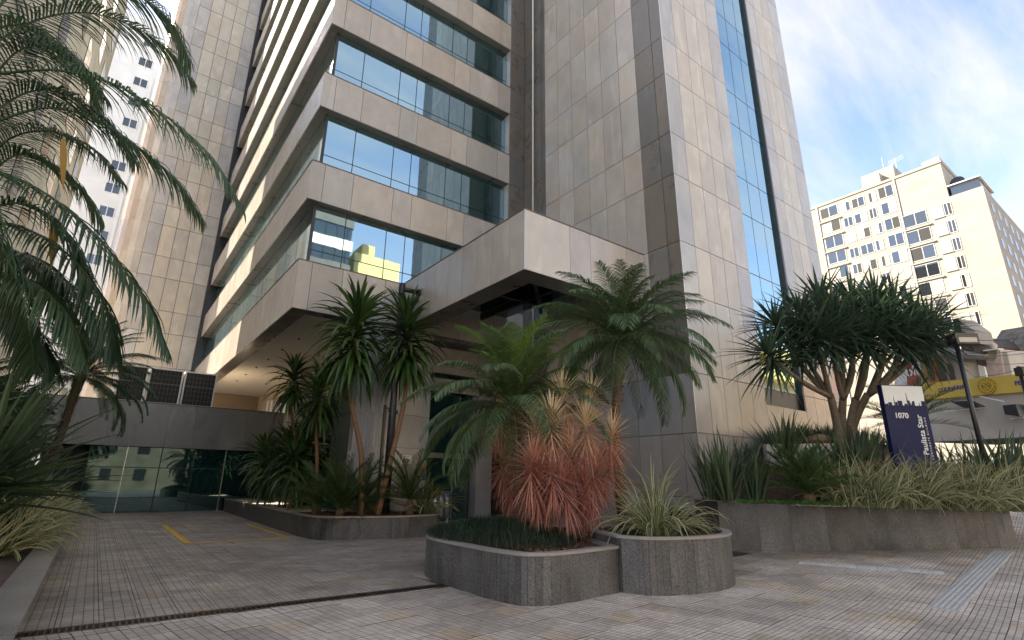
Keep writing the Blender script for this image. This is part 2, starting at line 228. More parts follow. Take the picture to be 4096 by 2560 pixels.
# ------------------------------------------------------------------ ground, paving
def struct(o, kind='structure'): o['kind'] = kind; return o
g = MB(); xs = [-400, -60, 9, 18, 60, 400]; ys = [-400, 0.2, 9, 400]
for i in range(len(xs)-1):
    for j in range(len(ys)-1):
        g.add([(xs[i], ys[j], gz(xs[i])-0.07), (xs[i+1], ys[j], gz(xs[i+1])-0.07), (xs[i+1], ys[j+1], gz(xs[i+1])-0.07), (xs[i], ys[j+1], gz(xs[i])-0.07)], [(0, 1, 2, 3)], 1 if xs[i] >= 18 else 0)
struct(g.build('ground', ['concrete', 'asphalt']))
cu, cv = Vector((math.cos(PAV_ANG), math.sin(PAV_ANG), 0)), Vector((-math.sin(PAV_ANG), math.cos(PAV_ANG), 0))
def proj(p):
    q = Vector(p)-Vector((0, 0, H)); z = q.dot(FW); return (2048+F*q.dot(RT)/z, 1280-F*q.dot(UP)/z, z)
cells = []
for i in range(-30, 70):
    for j in range(-14, 24):
        c = cu*(i*0.4+0.2)+cv*(j*0.4+0.2)
        if -7 < c.x < 27 and -4 < c.y < (8.12 if c.x < 4.95 else 7.85): cells.append((c, 's'))
        elif 4.95 < c.x < 16 and 7.85 <= c.y < 9.2: cells.append((c, 's'))
for i in range(0, 35):
    for j in range(0, 59):
        c = Vector((-0.45+i*0.4+0.2, 8.26+j*0.4+0.2, 0))
        if c.y < 9.2 and c.x > 4.8: continue
        if c.x > 9.4 and c.y > 15: continue
        cells.append((c, 'd'))
def seen(c):
    x, y, z = proj((c.x, c.y, gz(c.x))); return z > 0.5 and -150 < x < 4250 and y < 2700
vis = sorted([k for k in cells if seen(k[0]) and not (5.0 < k[0].x < 9.3 and 6.2 < k[0].y < 9.6) and k[0].x < 14], key=lambda k: k[0].length); near = set(id(k) for k in vis[:300])
pv = {'s': bpy.data.objects.new('pavement', None), 'd': bpy.data.objects.new('driveway', None)}
for o in pv.values(): COL.objects.link(o); o['kind'] = 'structure'
fields = {'s': MB(), 'd': MB()}
for k in cells:
    c, w = k; u, v = (cu, cv) if w == 's' else (X_, Y_); s = 0.04 if c.x > 9 else 0.0; s = 0.085 if c.x > 18 else s
    lift = R.uniform(-0.0035, 0.0035); c3 = Vector((c.x, c.y, gz(c.x)+lift))
    if id(k) in near and not (w == 's' and c.x < 5.1 and c.y > 7.7):
        uu = Vector((u.x, u.y, u.x*s)); vv = Vector((v.x, v.y, v.x*s)); n = uu.cross(vv).normalized()
        slab('paver', pv[w], 'paving_street' if w == 's' else 'paving_drive', c3-uu*0.2-vv*0.2, uu, vv, n, 0.4, 0.4, 0.04, 0.009)
    else:
        q = []
        for a, b in ((-1, -1), (1, -1), (1, 1), (-1, 1)):
            p = c+u*a*0.1955+v*b*0.1955
            if w == 's' and c.x < 4.95: p.y = min(p.y, 7.95)
            q.append(Vector((p.x, p.y, gz(p.x)+lift)))
        fields[w].add(q+[p-Z_*0.04 for p in q], [(0, 1, 2, 3), (0, 4, 5, 1), (1, 5, 6, 2), (2, 6, 7, 3), (3, 7, 4, 0)])
fields['s'].build('paver_field', 'paving_street', pv['s'], kind='stuff'); fields['d'].build('paver_field', 'paving_drive', pv['d'], kind='stuff')
bed = MB(); 
for x0, x1 in ((-8, 9), (9, 18), (18, 28)):
    bed.add([(x0, -5, gz(x0)-0.022), (x1, -5, gz(x1)-0.022), (x1, 9.4, gz(x1)-0.022), (x0, 9.4, gz(x0)-0.022)], [(0, 1, 2, 3)])
bed.add([(-0.6, 9.4, -0.022), (14, 9.4, -0.022), (14, 33, -0.022), (-0.6, 33, -0.022)], [(0, 1, 2, 3)])
struct(bed.build('pavement_bed', plain('mortar_bed', (0.05, 0.045, 0.04), 0.95).name))
struct(bx('entrance_floor', None, 'granite_base', 9.4, 14.2, 15.05, 20.4, -0.02, 0.012))
# painted bay, drain, tactile strips
def stripe(a, b, w): a, b = Vector(a), Vector(b); d = (b-a).normalized(); n = Vector((-d.y, d.x, 0))*w/2; return MB().prism([a+n, a-n, b-n, b+n][::-1], (0, 0, 0.002))
bay = thing('bay_marking', 'worn yellow painted lines of a parking bay on the driveway', 'road marking', (2.2, 16.6, 0))
for a, b, w in (((2.24, 22.9, 0.0075), (2.2, 16.7, 0.0075), 0.16), ((2.14, 16.58, 0.0075), (4.7, 16.58, 0.0075), 0.17), ((4.7, 16.66, 0.0075), (4.72, 22.0, 0.0075), 0.14)): stripe(a, b, w).build('painted_line', 'yellow_paint', bay)
dr = thing('drain_channel', 'long black grated drain channel crossing the driveway mouth', 'drain', (2, 8.1, 0))
bx('channel_bed', dr, 'interior_dark', -0.45, 4.85, 7.98, 8.2, -0.06, -0.012)
for y0 in (7.955, 8.195): bx('frame_bar', dr, plain('rust', (0.10, 0.055, 0.035), 0.8, noise=0.4).name, -0.45, 4.85, y0, y0+0.028, -0.03, 0.006)
gm = MB().box(-0.011, 0.011, -0.105, 0.105, -0.03, 0.003).mesh('grate_bar', ['black_metal'])
for i in range(88): link('grate_bar', gm, dr, Matrix.Translation((-0.42+i*0.06, 8.09, 0)))
for y in (8.02, 8.05, 8.09, 8.13, 8.16): bx('grate_rail', dr, 'black_metal', -0.45, 4.85, y-0.005, y+0.005, -0.025, -0.003)
def tact(name, label, a, b, w, domes):
    a, b = Vector((a[0], a[1], 0)), Vector((b[0], b[1], 0)); d = (b-a).normalized(); n = Vector((-d.y, d.x, 0)); L = (b-a).length; T = thing(name, label, 'paving', (a.x, a.y, gz(a.x))); k = int(L/0.33)
    for i in range(k):
        p = a+d*(i*0.33); q = a+d*((i+1)*0.33-0.006)
        c = [p-n*w/2, q-n*w/2, q+n*w/2, p+n*w/2]; m = MB(); m.prism([Vector((x.x, x.y, gz(x.x)+0.014)) for x in c][::-1], (0, 0, -0.03), 0)
        for r in range(4 if not domes else 5):
            o = n*(w*((r+0.5)/(4 if not domes else 5)-0.5))
            if domes:
                for s in range(6):
                    e = p+o+d*(0.03+s*0.054); z = gz(e.x)+0.014; m.prism([Vector((e.x+x, e.y+y, z)) for x, y in ((-.012, -.012), (-.012, .012), (.012, .012), (.012, -.012))], (0, 0, 0.006), 1)
            else: e, f = p+o+d*0.02, q+o-d*0.015; m.bar(Vector((e.x, e.y, gz(e.x)+0.018)), Vector((f.x, f.y, gz(f.x)+0.018)), 0.03, 0.012, 0)
        m.build('tactile_tile', ['tactile', 'granite_base'], T)
tact('tactile_strip', 'wide grey studded tactile strip running to the planter end', (9.45, 2.82), (16.3, 3.5), 0.34, True)
tact('tactile_strip', 'narrow ribbed grey tactile strip joining the studded one', (11.6, 5.75), (12.32, 3.45), 0.22, False)
bx('floor_mat', None, 'black_metal', 11.3, 12.3, 7.0, 7.9, 0.10, 0.125, label='black mat on the paving beside the tower corner', category='mat')
# ------------------------------------------------------------------ stone tower (the tall shaft right of the entrance)
ZT = [0.02, 1.25, 2.97, 4.70, 7.14, 8.87]
for k in range(10): ZT += [11.26+3.98*k, 12.85+3.98*k]
tower = thing('stone_tower', 'tall grey and beige granite tower shaft with one vertical strip of glass', 'building', (13.2, 8.89, 0))
bx('core', tower, 'joint', 13.245, 23.27, 9.08, 15.24, 0, 49.0); bx('core', tower, 'joint', 13.245, 17.19, 8.935, 9.07, 0, 49.0); bx('core', tower, 'joint', 19.965, 23.27, 8.935, 9.07, 0, 49.0); bx('core', tower, 'joint', 17.195, 19.96, 8.935, 9.07, 0, 4.12); bx('core', tower, 'joint', 14.215, 23.27, 15.25, 18.2, 0, 49.0)
YL = [8.89, 9.36, 10.14, 10.96, 11.84, 12.68, 13.55, 14.42, 15.27]; XF = [13.2, 13.98, 14.78, 15.58, 16.37, 17.2]; XR = [19.96, 20.75, 21.55, 22.35, 23.3]
for r in range(len(ZT)-1):
    z0, h = ZT[r], ZT[r+1]-ZT[r]
    for c in range(8):
        mt = 'granite_dark' if c < 2 and z0 > 4.6 else ('granite_base' if z0 < 4.6 else 'granite_grey')
        slab('panel', tower, mt, (13.2, YL[c+1], z0), -Y_, Z_, -X_, YL[c+1]-YL[c], h, 0.045 if c else 0.06, 0.021)
    for c in range(5):
        slab('panel', tower, 'granite_blue' if c in (0, 4) else 'granite_beige', (XF[c], 8.89, z0), X_, Z_, -Y_, XF[c+1]-XF[c], h, 0.045, 0.021)
    for c in range(4):
        slab('panel', tower, 'granite_blue' if c in (0, 3) else 'granite_beige', (XR[c], 8.89, z0), X_, Z_, -Y_, XR[c+1]-XR[c], h, 0.045, 0.021)
    if z0 < 4.2: slab('panel', tower, 'granite_blue', (17.2, 8.89, z0), X_, Z_, -Y_, 2.76, min(h, 4.13-z0), 0.045)
    if z0 > 4: 
        for c in range(3): slab('pane', tower, 'office_glass', (17.2+c*0.877, 8.99, max(z0, 4.14)), X_, Z_, -Y_, 0.877, z0+h-max(z0, 4.14), 0.02, 0.03)
    slab('recess_panel', tower, 'granite_dark', (14.17, 18.0, z0), -Y_, Z_, -X_, 1.35, h, 0.04); slab('recess_panel', tower, 'granite_dark', (14.17, 16.64, z0), -Y_, Z_, -X_, 1.35, h, 0.04)
bx('window_jamb', tower, 'dark_frame', 19.83, 19.955, 8.87, 9.0, 4.14, 49); bx('back_frame', tower, 'dark_frame', 17.2, 19.96, 9.015, 9.06, 4.1, 49)
bx('return_panel', tower, 'granite_grey', 13.23, 14.17, 15.245, 15.275, 0, 49)
for x0 in (13.16,): bx('corner_bead', tower, 'steel', 13.192, 13.212, 8.882, 8.902, 0, 49)
MB().tube([(14.03, 17.15, 7), (14.03, 17.15, 49)], 0.045, 8).build('conduit', 'white_paint', tower, True)
bx('side_wall', tower, 'granite_blue', 23.275, 23.31, 8.95, 18.2, 0, 49)
# ------------------------------------------------------------------ office wing
wing = thing('office_wing', 'office wing with stacked granite bands and ribbon windows over the driveway', 'building', (4.25, 18.03, 0))
bx('core', wing, 'interior_dark', 4.70, 30.0, 18.48, 43.0, 7.6, 49.0); bx('shade_block', wing, 'granite_grey', 22, 30, 18.6, 43, 0, 7.6)  # both carried on unseen behind the tower to shade the far houses
XJ = [4.25, 4.74, 5.84, 7.49, 8.31, 10.0, 10.84, 12.55, 13.28]; XM = [4.62, 5.84, 7.49, 8.31, 10.0, 10.84, 12.55, 13.26]
for k in range(11):
    zb, zt = (7.14, 8.91) if k == 0 else (11.30+3.98*(k-1), 12.87+3.98*(k-1)); h = zt-zb
    nb = 11.30+3.98*k
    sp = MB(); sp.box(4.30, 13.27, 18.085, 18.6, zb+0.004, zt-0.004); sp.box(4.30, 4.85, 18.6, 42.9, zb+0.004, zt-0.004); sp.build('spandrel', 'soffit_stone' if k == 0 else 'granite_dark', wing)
    for c in range(8): slab('panel', wing, 'granite_grey', (XJ[c], 18.03, zb), X_, Z_, -Y_, XJ[c+1]-XJ[c], h, 0.05, 0.016)
    st = 0.83 if k < 3 else 1.66; n = int(round(24.9/st))
    for c in range(n): slab('side_panel', wing, 'granite_grey', (4.25, 18.035+(c+1)*st, zb), -Y_, Z_, -X_, st, h, 0.05, 0.016)
    cp = MB(); cp.box(4.235, 13.27, 18.015, 18.13, zt-0.002, zt+0.03); cp.box(4.235, 4.36, 18.13, 42.9, zt-0.002, zt+0.03); cp.build('coping', plain('coping_brown', (0.12, 0.08, 0.06), 0.5).name if k == 0 else 'coping_brown', wing)
    zs = zt+0.62
    for c in range(7):
        slab('pane', wing, 'office_glass', (XM[c], 18.40, zs), X_, Z_, -Y_, XM[c+1]-XM[c], nb-zs-0.0, 0.02, 0.035); slab('pane', wing, 'office_glass', (XM[c], 18.40, zt), X_, Z_, -Y_, XM[c+1]-XM[c], zs-zt, 0.02, 0.035)
    ng = 15 if k < 6 else 8; sg = 24.4/ng
    for c in range(ng): slab('side_pane', wing, 'office_glass', (4.62, 18.45+(c+1)*sg, zt), -Y_, Z_, -X_, sg, nb-zt, 0.02, 0.04)
    fr = MB(); fr.box(4.60, 13.27, 18.425, 18.46, zt, nb); fr.box(4.645, 4.68, 18.46, 42.9, zt, nb); fr.box(4.60, 4.70, 18.36, 18.46, zt, nb); fr.build('window_frame', 'dark_frame', wing)
for r in range(3, len(ZT)-1): 
    slab('pier_panel', wing, 'granite_dark' if r > 4 else 'granite_grey', (13.28, 18.03, ZT[r]), X_, Z_, -Y_, 0.9, ZT[r+1]-ZT[r], 0.05)
bx('window_jamb', wing, 'granite_blue', 13.265, 13.285, 18.09, 18.5, 8.9, 49)
# column at the entrance, rounded front-left corner clad in narrow strips
ZC = [0.02, 1.32, 2.715, 3.895, 5.3, 7.12]; arc = [(6.84, 18.55)]
for i in range(11): a = math.pi/2*i/10; arc.append((6.84+1.12*(i/10), 18.03+0.16*(1-math.sin(a))))
bx('column_core', wing, 'joint', 6.9, 9.33, 18.26, 18.5, 0, 7.1)
for r in range(5):
    z0, h = ZC[r], ZC[r+1]-ZC[r]
    for i in range(11):
        a, b = Vector((*arc[i], z0)), Vector((*arc[i+1], z0)); u = (b-a); w = u.length; u.normalize(); slab('column_strip', wing, 'granite_base', a, u, Z_, Vector((u.y, -u.x, 0)), w, h, 0.05, 0.006)
    slab('column_panel', wing, 'granite_base', (9.34, 18.55, z0), -X_, Z_, Y_, 2.5, h, 0.04)
    slab('column_panel', wing, 'granite_grey', (7.96, 18.03, z0), X_, Z_, -Y_, 1.39, h, 0.05); slab('column_panel', wing, 'granite_base', (9.36, 18.25, z0), X_, Z_, -Y_, 0.45, h, 0.05)
bx('column_core', wing, 'joint', 7.98, 9.33, 18.09, 18.255, 0, 7.1)
bx('column_core', wing, 'joint', 9.37, 9.80, 18.31, 20.2, 0, 7.1)
# soffit of the wing with its downlights
bx('soffit', wing, 'soffit_paint', 4.86, 14.1, 18.61, 42.5, 7.38, 7.42)
dl = MB().tube([(0, 0, 0), (0, 0, -0.05)], 0.05, 8).mesh('downlight', ['dark_frame'])
for i in range(7):
    for x in (5.9, 7.6): link('downlight', dl, wing, Matrix.Translation((x, 20.5+i*2.6, 7.38)))
vent = MB().box(-0.25, 0.25, -0.12, 0.12, -0.02, 0).mesh('ceiling_vent', ['black_metal'])
for y in (30.2, 31.4, 32.6): link('ceiling_vent', vent, wing, Matrix.Translation((7.9, y, 7.38)))
# entrance front under the canopy
ent = thing('shop_entrance', 'dark glass entrance front with sliding doors beside a granite pier', 'entrance', (11.5, 19.9, 0))
bx('lintel', ent, 'granite_grey', 9.82, 14.16, 19.6, 20.2, 6.0, 7.12); bx('lintel', ent, 'granite_grey', 9.82, 14.16, 19.5, 19.6, 5.2, 5.75)
bx('pane', ent, 'dark_glass', 9.82, 12.8, 19.9, 19.93, 2.72, 5.98); bx('header', ent, 'steel', 9.82, 12.82, 19.78, 20.0, 2.50, 2.70)
for i, (a, b) in enumerate(((9.84, 10.9), (10.95, 12.0), (12.03, 12.78))):
    d = bx('door', ent, 'dark_glass', a, b, 19.95+0.03*(i % 2), 19.98+0.03*(i % 2), 0.03, 2.5)
    bx('stile', d, 'steel' if i == 1 else 'dark_frame', b-0.05, b, 19.93+0.03*(i % 2), 20.0+0.03*(i % 2), 0.03, 2.5)
for r in range(5): slab('pier_panel', ent, 'granite_base', (12.83, 19.5, ZC[r]), X_, Z_, -Y_, 0.82, ZC[r+1]-ZC[r], 0.05); slab('pier_panel', ent, 'granite_base', (12.83, 20.2, ZC[r]), -Y_, Z_, -X_, 0.7, ZC[r+1]-ZC[r], 0.05)
bx('pier_core', ent, 'joint', 12.87, 13.63, 19.54, 20.2, 0, 7.1); bx('pane', ent, 'dark_glass', 13.66, 14.16, 19.9, 19.93, 0.03, 5.98); bx('backing', ent, 'interior_dark', 8.0, 22, 20.6, 20.7, 0, 7.3)
# ------------------------------------------------------------------ canopy
can = thing('entrance_canopy', 'projecting granite canopy frame with dark steel and glass roof', 'canopy', (8.15, 10.32, 0))
cr = MB(); cr.box(8.20, 8.92, 10.37, 18.02, 7.08, 8.83); cr.box(8.92, 13.19, 10.37, 11.07, 7.08, 8.83); cr.build('frame_core', 'joint', can)
YC = [10.32, 11.02, 11.86, 12.7, 13.53, 14.4, 15.28, 16.1, 17.0, 18.02]; XC = [8.15, 9.84, 10.68, 12.34, 13.19]
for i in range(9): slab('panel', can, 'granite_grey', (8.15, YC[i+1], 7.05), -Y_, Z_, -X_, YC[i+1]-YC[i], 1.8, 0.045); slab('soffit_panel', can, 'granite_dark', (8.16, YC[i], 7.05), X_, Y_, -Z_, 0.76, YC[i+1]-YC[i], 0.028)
for i in range(4): slab('panel', can, 'granite_beige' if i == 0 else 'granite_grey', (XC[i], 10.32, 7.05), X_, Z_, -Y_, XC[i+1]-XC[i], 1.8, 0.045)
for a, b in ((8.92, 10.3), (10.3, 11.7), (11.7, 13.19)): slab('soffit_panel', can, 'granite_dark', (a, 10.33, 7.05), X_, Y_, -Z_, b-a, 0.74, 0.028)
cp = MB(); cp.box(8.135, 13.19, 10.305, 10.45, 8.85, 8.88); cp.box(8.135, 8.28, 10.45, 18.0, 8.85, 8.88); cp.build('coping', 'coping_brown', can)
bx('corner_bead', can, 'steel', 8.143, 8.16, 10.313, 10.33, 7.05, 8.85)
bx('glass_roof', can, 'dark_glass', 8.92, 13.19, 11.07, 18.0, 8.5, 8.53)
for p, q in (((8.92, 12.6, 8.3), (13.19, 12.6, 8.3)), ((8.92, 15.0, 8.3), (13.19, 15.0, 8.3)), ((10.4, 11.07, 8.3), (10.4, 18, 8.3)), ((11.9, 11.07, 8.3), (11.9, 18, 8.3)), ((8.92, 11.07, 8.2), (13.1, 15.5, 8.2))): MB().bar(p, q, 0.14, 0.3).build('roof_beam', 'black_metal', can)
# ------------------------------------------------------------------ stair tower at the back
stair = thing('stair_tower', 'beige panelled stair tower with a polished rounded corner at the driveway end', 'building', (1, 43.3, 0))
YS = 43.3; ZS = [3.0, 4.9, 7.28]+ZT[5:]; XS = [-0.29, 0.55, 1.43, 2.29, 3.16, 4.06]; arcs = []
for i in range(7): a = math.pi/2*i/6; arcs.append((-0.29-1.66*math.sin(a), YS+1.66*(1-math.cos(a))))
bx('core', stair, 'joint', -0.29, 4.02, YS+0.05, YS+9, 0, 49); bx('core', stair, 'joint', -1.90, -0.29, YS+1.66, YS+9, 0, 49); core = MB(); core.prism([(-0.29, YS+0.06, 0)]+[(x*0.985, y+0.05, 0) for x, y in arcs]+[(-0.29, YS+1.7, 0)], (0, 0, 49)); core.build('core', 'joint', stair)
for r in range(len(ZS)-1):
    z0, h = ZS[r], ZS[r+1]-ZS[r]
    for c in range(5): slab('panel', stair, 'granite_beige' if 0 < c < 4 else 'granite_blue', (XS[c], YS, z0), X_, Z_, -Y_, XS[c+1]-XS[c], h, 0.04, 0.035)
    for i in range(6):
        a, b = Vector((*arcs[i+1], z0)), Vector((*arcs[i], z0)); u = b-a; w = u.length; u.normalize(); slab('corner_panel', stair, 'granite_blue' if i < 2 else 'polished_beige', a, u, Z_, Vector((u.y, -u.x, 0)), w, h, 0.04, 0.008) if 'polished_beige' in MATS else None
bx('recess_wall', stair, 'black_metal', 4.06, 4.9, 43.1, 45, 5, 49)
# ------------------------------------------------------------------ podium behind the driveway
pod = thing('podium', 'low podium with granite parapet band above a dark glass wall', 'building', (2, 31.6, 0))
bx('deck', pod, 'terrace', -9, 9.0, 31.66, 43.2, 3.05, 5.0); 
for i in range(14): slab('panel', pod, 'granite_podium', (-8.4+i*1.2, 31.6, 3.0), X_, Z_, -Y_, 1.2, 2.1, 0.05)
bx('parapet', pod, 'granite_dark', -8.4, 8.4, 31.66, 31.86, 5.0, 5.10); bx('coping', pod, 'coping_brown', -8.4, 8.4, 31.585, 31.9, 5.102, 5.14)
for i in range(8):
    x0 = -0.40+i*1.42
    for z0, z1 in ((0.02, 0.66), (0.66, 2.04), (2.04, 3.0)): slab('pane', pod, 'dark_glass', (x0, 31.9, z0), X_, Z_, -Y_, 1.42, z1-z0, 0.02, 0.03)
    bx('mullion', pod, 'steel' if i % 3 == 1 else 'dark_frame', x0-0.02, x0+0.02, 31.85, 31.93, 0, 3.0)
bx('backing', pod, 'interior_dark', -2, 11, 32.4, 32.5, 0, 3.04); bx('transom', pod, 'teal_sign', -0.4, 8.6, 31.87, 31.92, 2.02, 2.06); bx('transom', pod, 'teal_sign', -0.4, 8.6, 31.87, 31.92, 0.64, 0.68)
bx('side_glass', pod, 'dark_glass', 9.2, 9.23, 18.6, 31.55, 0.0, 4.6); bx('side_glass', pod, 'dark_glass', 9.2, 9.23, 18.6, 31.55, 4.66, 7.36); bx('side_transom', pod, 'dark_frame', 9.19, 9.24, 18.6, 31.55, 4.602, 4.658); bx('back_wall', pod, 'interior', 4.9, 14, 42.55, 42.65, 5.0, 7.7)
bx('pillar', pod, 'brown_render', 7.55, 8.5, 29.5, 30.4, 0.0, 7.37); bx('inner_wall', pod, 'interior', 8.6, 8.7, 31.9, 42.5, 5.0, 7.38)
for i in range(7): slab('notice_board', pod, 'sign_white' if i % 3 else 'blind', (8.59, 34.0+i*1.15, 5.3+R.uniform(0, 0.3)), -Y_, Z_, -X_, R.uniform(0.6, 1.0), R.uniform(0.8, 1.5), 0.05)
# rooftop condensers on the parapet
cs = [(0.0, 1.2), (1.25, 2.72), (2.78, 4.27)]; cl = ['ivy', '', '']
for i, (a, b) in enumerate(cs):
    T = thing('condenser_unit', ['leftmost of three dark gridded condenser units on the podium, palm in front of it', 'middle one of three dark gridded condenser units on the podium', 'dark gridded condenser unit on the podium nearest the office wing'][i], 'air conditioner', ((a+b)/2, 32.3, 5.14), 'condenser units on the podium')
    bx('coil', T, 'coil_black', a+0.05, b-0.05, 32.06, 32.9, 5.2, 6.86); fr = MB()
    fr.box(a, a+0.07, 32.0, 33, 5.14, 6.92); fr.box(b-0.07, b, 32.0, 33, 5.14, 6.92); fr.box(a+0.07, b-0.07, 32.0, 33, 6.86, 6.92); fr.box(a+0.07, b-0.07, 32.0, 33, 5.14, 5.2); fr.build('casing', 'grey_render', T)
    gr = MB()
    for j in range(1, 8): gr.box(a+0.07+(b-a-0.14)*j/8-0.007, a+0.07+(b-a-0.14)*j/8+0.007, 32.01, 32.03, 5.2, 6.86)
    for j in range(1, 7): gr.box(a+0.07, b-0.07, 32.032, 32.05, 5.2+1.66*j/7-(0.025 if j == 4 else 0.006), 5.2+1.66*j/7+(0.025 if j == 4 else 0.006))
    gr.build('wire_guard', plain('wire_grey', (0.16, 0.145, 0.13), 0.6).name if i == 0 else 'wire_grey', T)
# ------------------------------------------------------------------ planters
def planter(name, label, outline, z_top, soil_mat, closed=True, seg=0.62, zb=None, soil_dz=0.07, cop=0.12, mat='granite_planter', tops=None, cmat='granite_coping'):
    """walls of upright slabs along a rounded outline, a flat coping and the earth inside"""
    T = thing(name, label, 'planter', (outline[0][0], outline[0][1], 0)); P = [Vector((x, y, 0)) for x, y in outline]; n = len(P)
    tp = tops or [z_top]*n; cx = sum((p for p in P), Vector())/n
    for i in range(n if closed else n-1):
        a, b = P[i], P[(i+1) % n]; u = b-a; L = u.length; u.normalize(); k = max(1, int(round(L/seg))); nr = Vector((u.y, -u.x, 0))
        for j in range(k):
            p = a+u*(L*j/k); q = a+u*(L*(j+1)/k); t0 = tp[i]+(tp[(i+1) % n]-tp[i])*j/k; t1 = tp[i]+(tp[(i+1) % n]-tp[i])*(j+1)/k
            g0, g1 = gz(p.x)-0.05, gz(q.x)-0.05; s = u*0.002; off = nr*R.uniform(0, 0.004)
            m = MB(); A = [p+s+Z_*g0+off, q-s+Z_*g1+off, q-s+Z_*(t1-0.04)+off, p+s+Z_*(t0-0.04)+off]; m.prism(A, -nr*0.07); m.build('slab', mat, T)
    cp = MB(); N_ = n if closed else n-1
    def nrm(i):
        d = Vector()
        for a, b in ((i-1, i), (i, i+1)):
            if not closed and (a < 0 or b >= n): continue
            e = (P[b % n]-P[a % n]).normalized(); d += Vector((e.y, -e.x, 0))
        return d.normalized()
    for i in range(N_):
        j = (i+1) % n; a, b = P[i]+nrm(i)*0.025, P[j]+nrm(j)*0.025; a2, b2 = P[i]-nrm(i)*cop, P[j]-nrm(j)*cop
        cp.prism([a+Z_*(tp[i]-0.04), b+Z_*(tp[j]-0.04), b2+Z_*(tp[j]-0.04), a2+Z_*(tp[i]-0.04)], (0, 0, 0.04))
    cp.build('coping', cmat, T)
    if soil_mat: MB().add and (lambda m: m.add([p-nrm(i)*0.06+Z_*(tp[i]-soil_dz) for i, p in enumerate(P)], [tuple(range(n))]) or m.build('soil_bed', soil_mat, T))(MB())
    return T
def rnd(pts, r=0.35, k=8):                 # round the corners of a polygon
    out = []; n = len(pts)
    for i in range(n):
        p = Vector(pts[i]+(0,))[:2] if False else Vector((pts[i][0], pts[i][1])); a = Vector(pts[i-1][:2]); b = Vector(pts[(i+1) % n][:2]); rr = pts[i][2] if len(pts[i]) > 2 else r
        da, db = (a-p), (b-p); ra = min(rr, da.length*0.48); rb = min(rr, db.length*0.48); s, e = p+da.normalized()*ra, p+db.normalized()*rb
        for j in range(k+1): t = j/k; q = s*(1-t)**2+p*2*t*(1-t)+e*t*t; out.append((q.x, q.y))
    return out
planter('stone_planter', 'low rounded dark granite planter in front, full of red plants', rnd([(4.78, 6.75, 0.3), (4.95, 5.95, 0.9), (6.72, 6.12, 0.05), (7.3, 7.4, 0.05), (9.3, 8.6, 0.4), (8.6, 9.95, 0.6), (5.6, 9.95, 0.9), (4.82, 9.0, 0.8)]), 0.66, 'soil', seg=0.5)
planter('stone_planter', 'taller rounded granite planter with striped lily, joined to the low one', rnd([(6.74, 6.13, 0.05), (6.95, 5.55, 0.7), (8.4, 5.2, 0.9), (9.65, 6.0, 0.9), (9.8, 7.2, 0.5), (9.2, 8.2, 0.4), (7.35, 7.5, 0.05)]), 0.81, 'soil', seg=0.5)
planter('stone_planter', 'long low granite planter along the driveway with the tall dracaenas', rnd([(5.5, 31.5, 0.02), (5.05, 17.0, 0.1), (5.15, 15.55, 1.2), (7.3, 14.95, 0.3), (9.0, 15.3, 0.7), (9.0, 16.6, 0.3), (8.9, 17.95, 0.02), (6.7, 17.98, 0.02), (6.75, 31.4, 0.02)][:9]), 0.61, 'soil', seg=1.1)
planter('stone_planter', 'straight granite planter wall along the other side of the driveway', [(-0.45, 3.0), (-0.45, 31.5), (-2.6, 31.5), (-2.6, 3.0)][::-1], 0.68, 'soil', seg=1.2, cop=0.34, cmat='granite_dark')
z8 = lambda a, b: (2700+a*.9654, 1100+b*.9654)
def onstreet(px, py):                        # the photo pixel on the climbing street
    d = ray(px, py); o = Vector((0, 0, H)); t = (0.04*(o.x-9)-H)/(d.z-0.04*d.x); return o+d*t
jt = [(195, 1140, 122, 925), (235, 1141, 228, 930), (360, 1145, 345, 936), (495, 1148, 475, 942), (645, 1145, 625, 947), (805, 1141, 785, 951), (995, 1138, 960, 957), (1185, 1135, 1160, 963), (1225, 1134, 1200, 964), (1265, 1133, 1240, 965), (1305, 1132, 1290, 966), (1350, 1129, 1330, 967), (1385, 1126, 1365, 967), (1420, 1120, 1405, 967)]
wl = []; wt = []
for a, b, c, d in jt:
    p = onstreet(*z8(a, b)); wl.append((p.x, p.y)); wt.append(U(*z8(c, d), 'y', p.y).z)
wt = [wt[1]]+wt[1:]; 
base = np.polyfit([p[0] for p in wl], wt, 1); wt = [float(np.polyval(base, p[0])) for p in wl]
ex = wl[-1]; outl = wl+[(ex[0]+0.5, ex[1]+0.1), (ex[0]+0.9, ex[1]+0.6), (ex[0]+4, ex[1]+4.2), (ex[0]+5.0, 8.8), (13.3, 8.85), (12.4, 8.6)]
tt = wt+[wt[-1]]*4+[wt[0], wt[0]]
planter('stone_planter', 'high stained granite planter wall along the street side', outl, 1.1, None, seg=3.0, tops=tt, cop=0.1, mat='granite_street')
# raised earth of the street planter
sb = MB(); fr = [Vector((x, y, z-0.06)) for (x, y), z in zip(wl, wt)]+[Vector((ex[0]+0.9, ex[1]+0.6, wt[-1]-0.06)), Vector((ex[0]+4, ex[1]+4.2, wt[-1]+0.2))]
bk = [Vector((13.2+(22-13.2)*i/(len(fr)-1), 8.85, 1.35+1.6*min(1, i/6))) for i in range(len(fr))]; K = 8; vv = []; ff = []
for i in range(len(fr)):
    for j in range(K+1): t = j/K; p = fr[i]*(1-t)+bk[i]*t; p.z = fr[i].z+(bk[i].z-fr[i].z)*(lambda q: q*q*(3-2*q))(min(1, max(0, (t-0.2)/0.4)))+R.uniform(-.02, .02)*(0 < j < K); vv.append(p)
for i in range(len(fr)-1):
    for j in range(K): ff.append((i*(K+1)+j, (i+1)*(K+1)+j, (i+1)*(K+1)+j+1, i*(K+1)+j+1))
sb.add(vv, ff); struct(sb.build('soil_bank', 'soil', smooth=True))
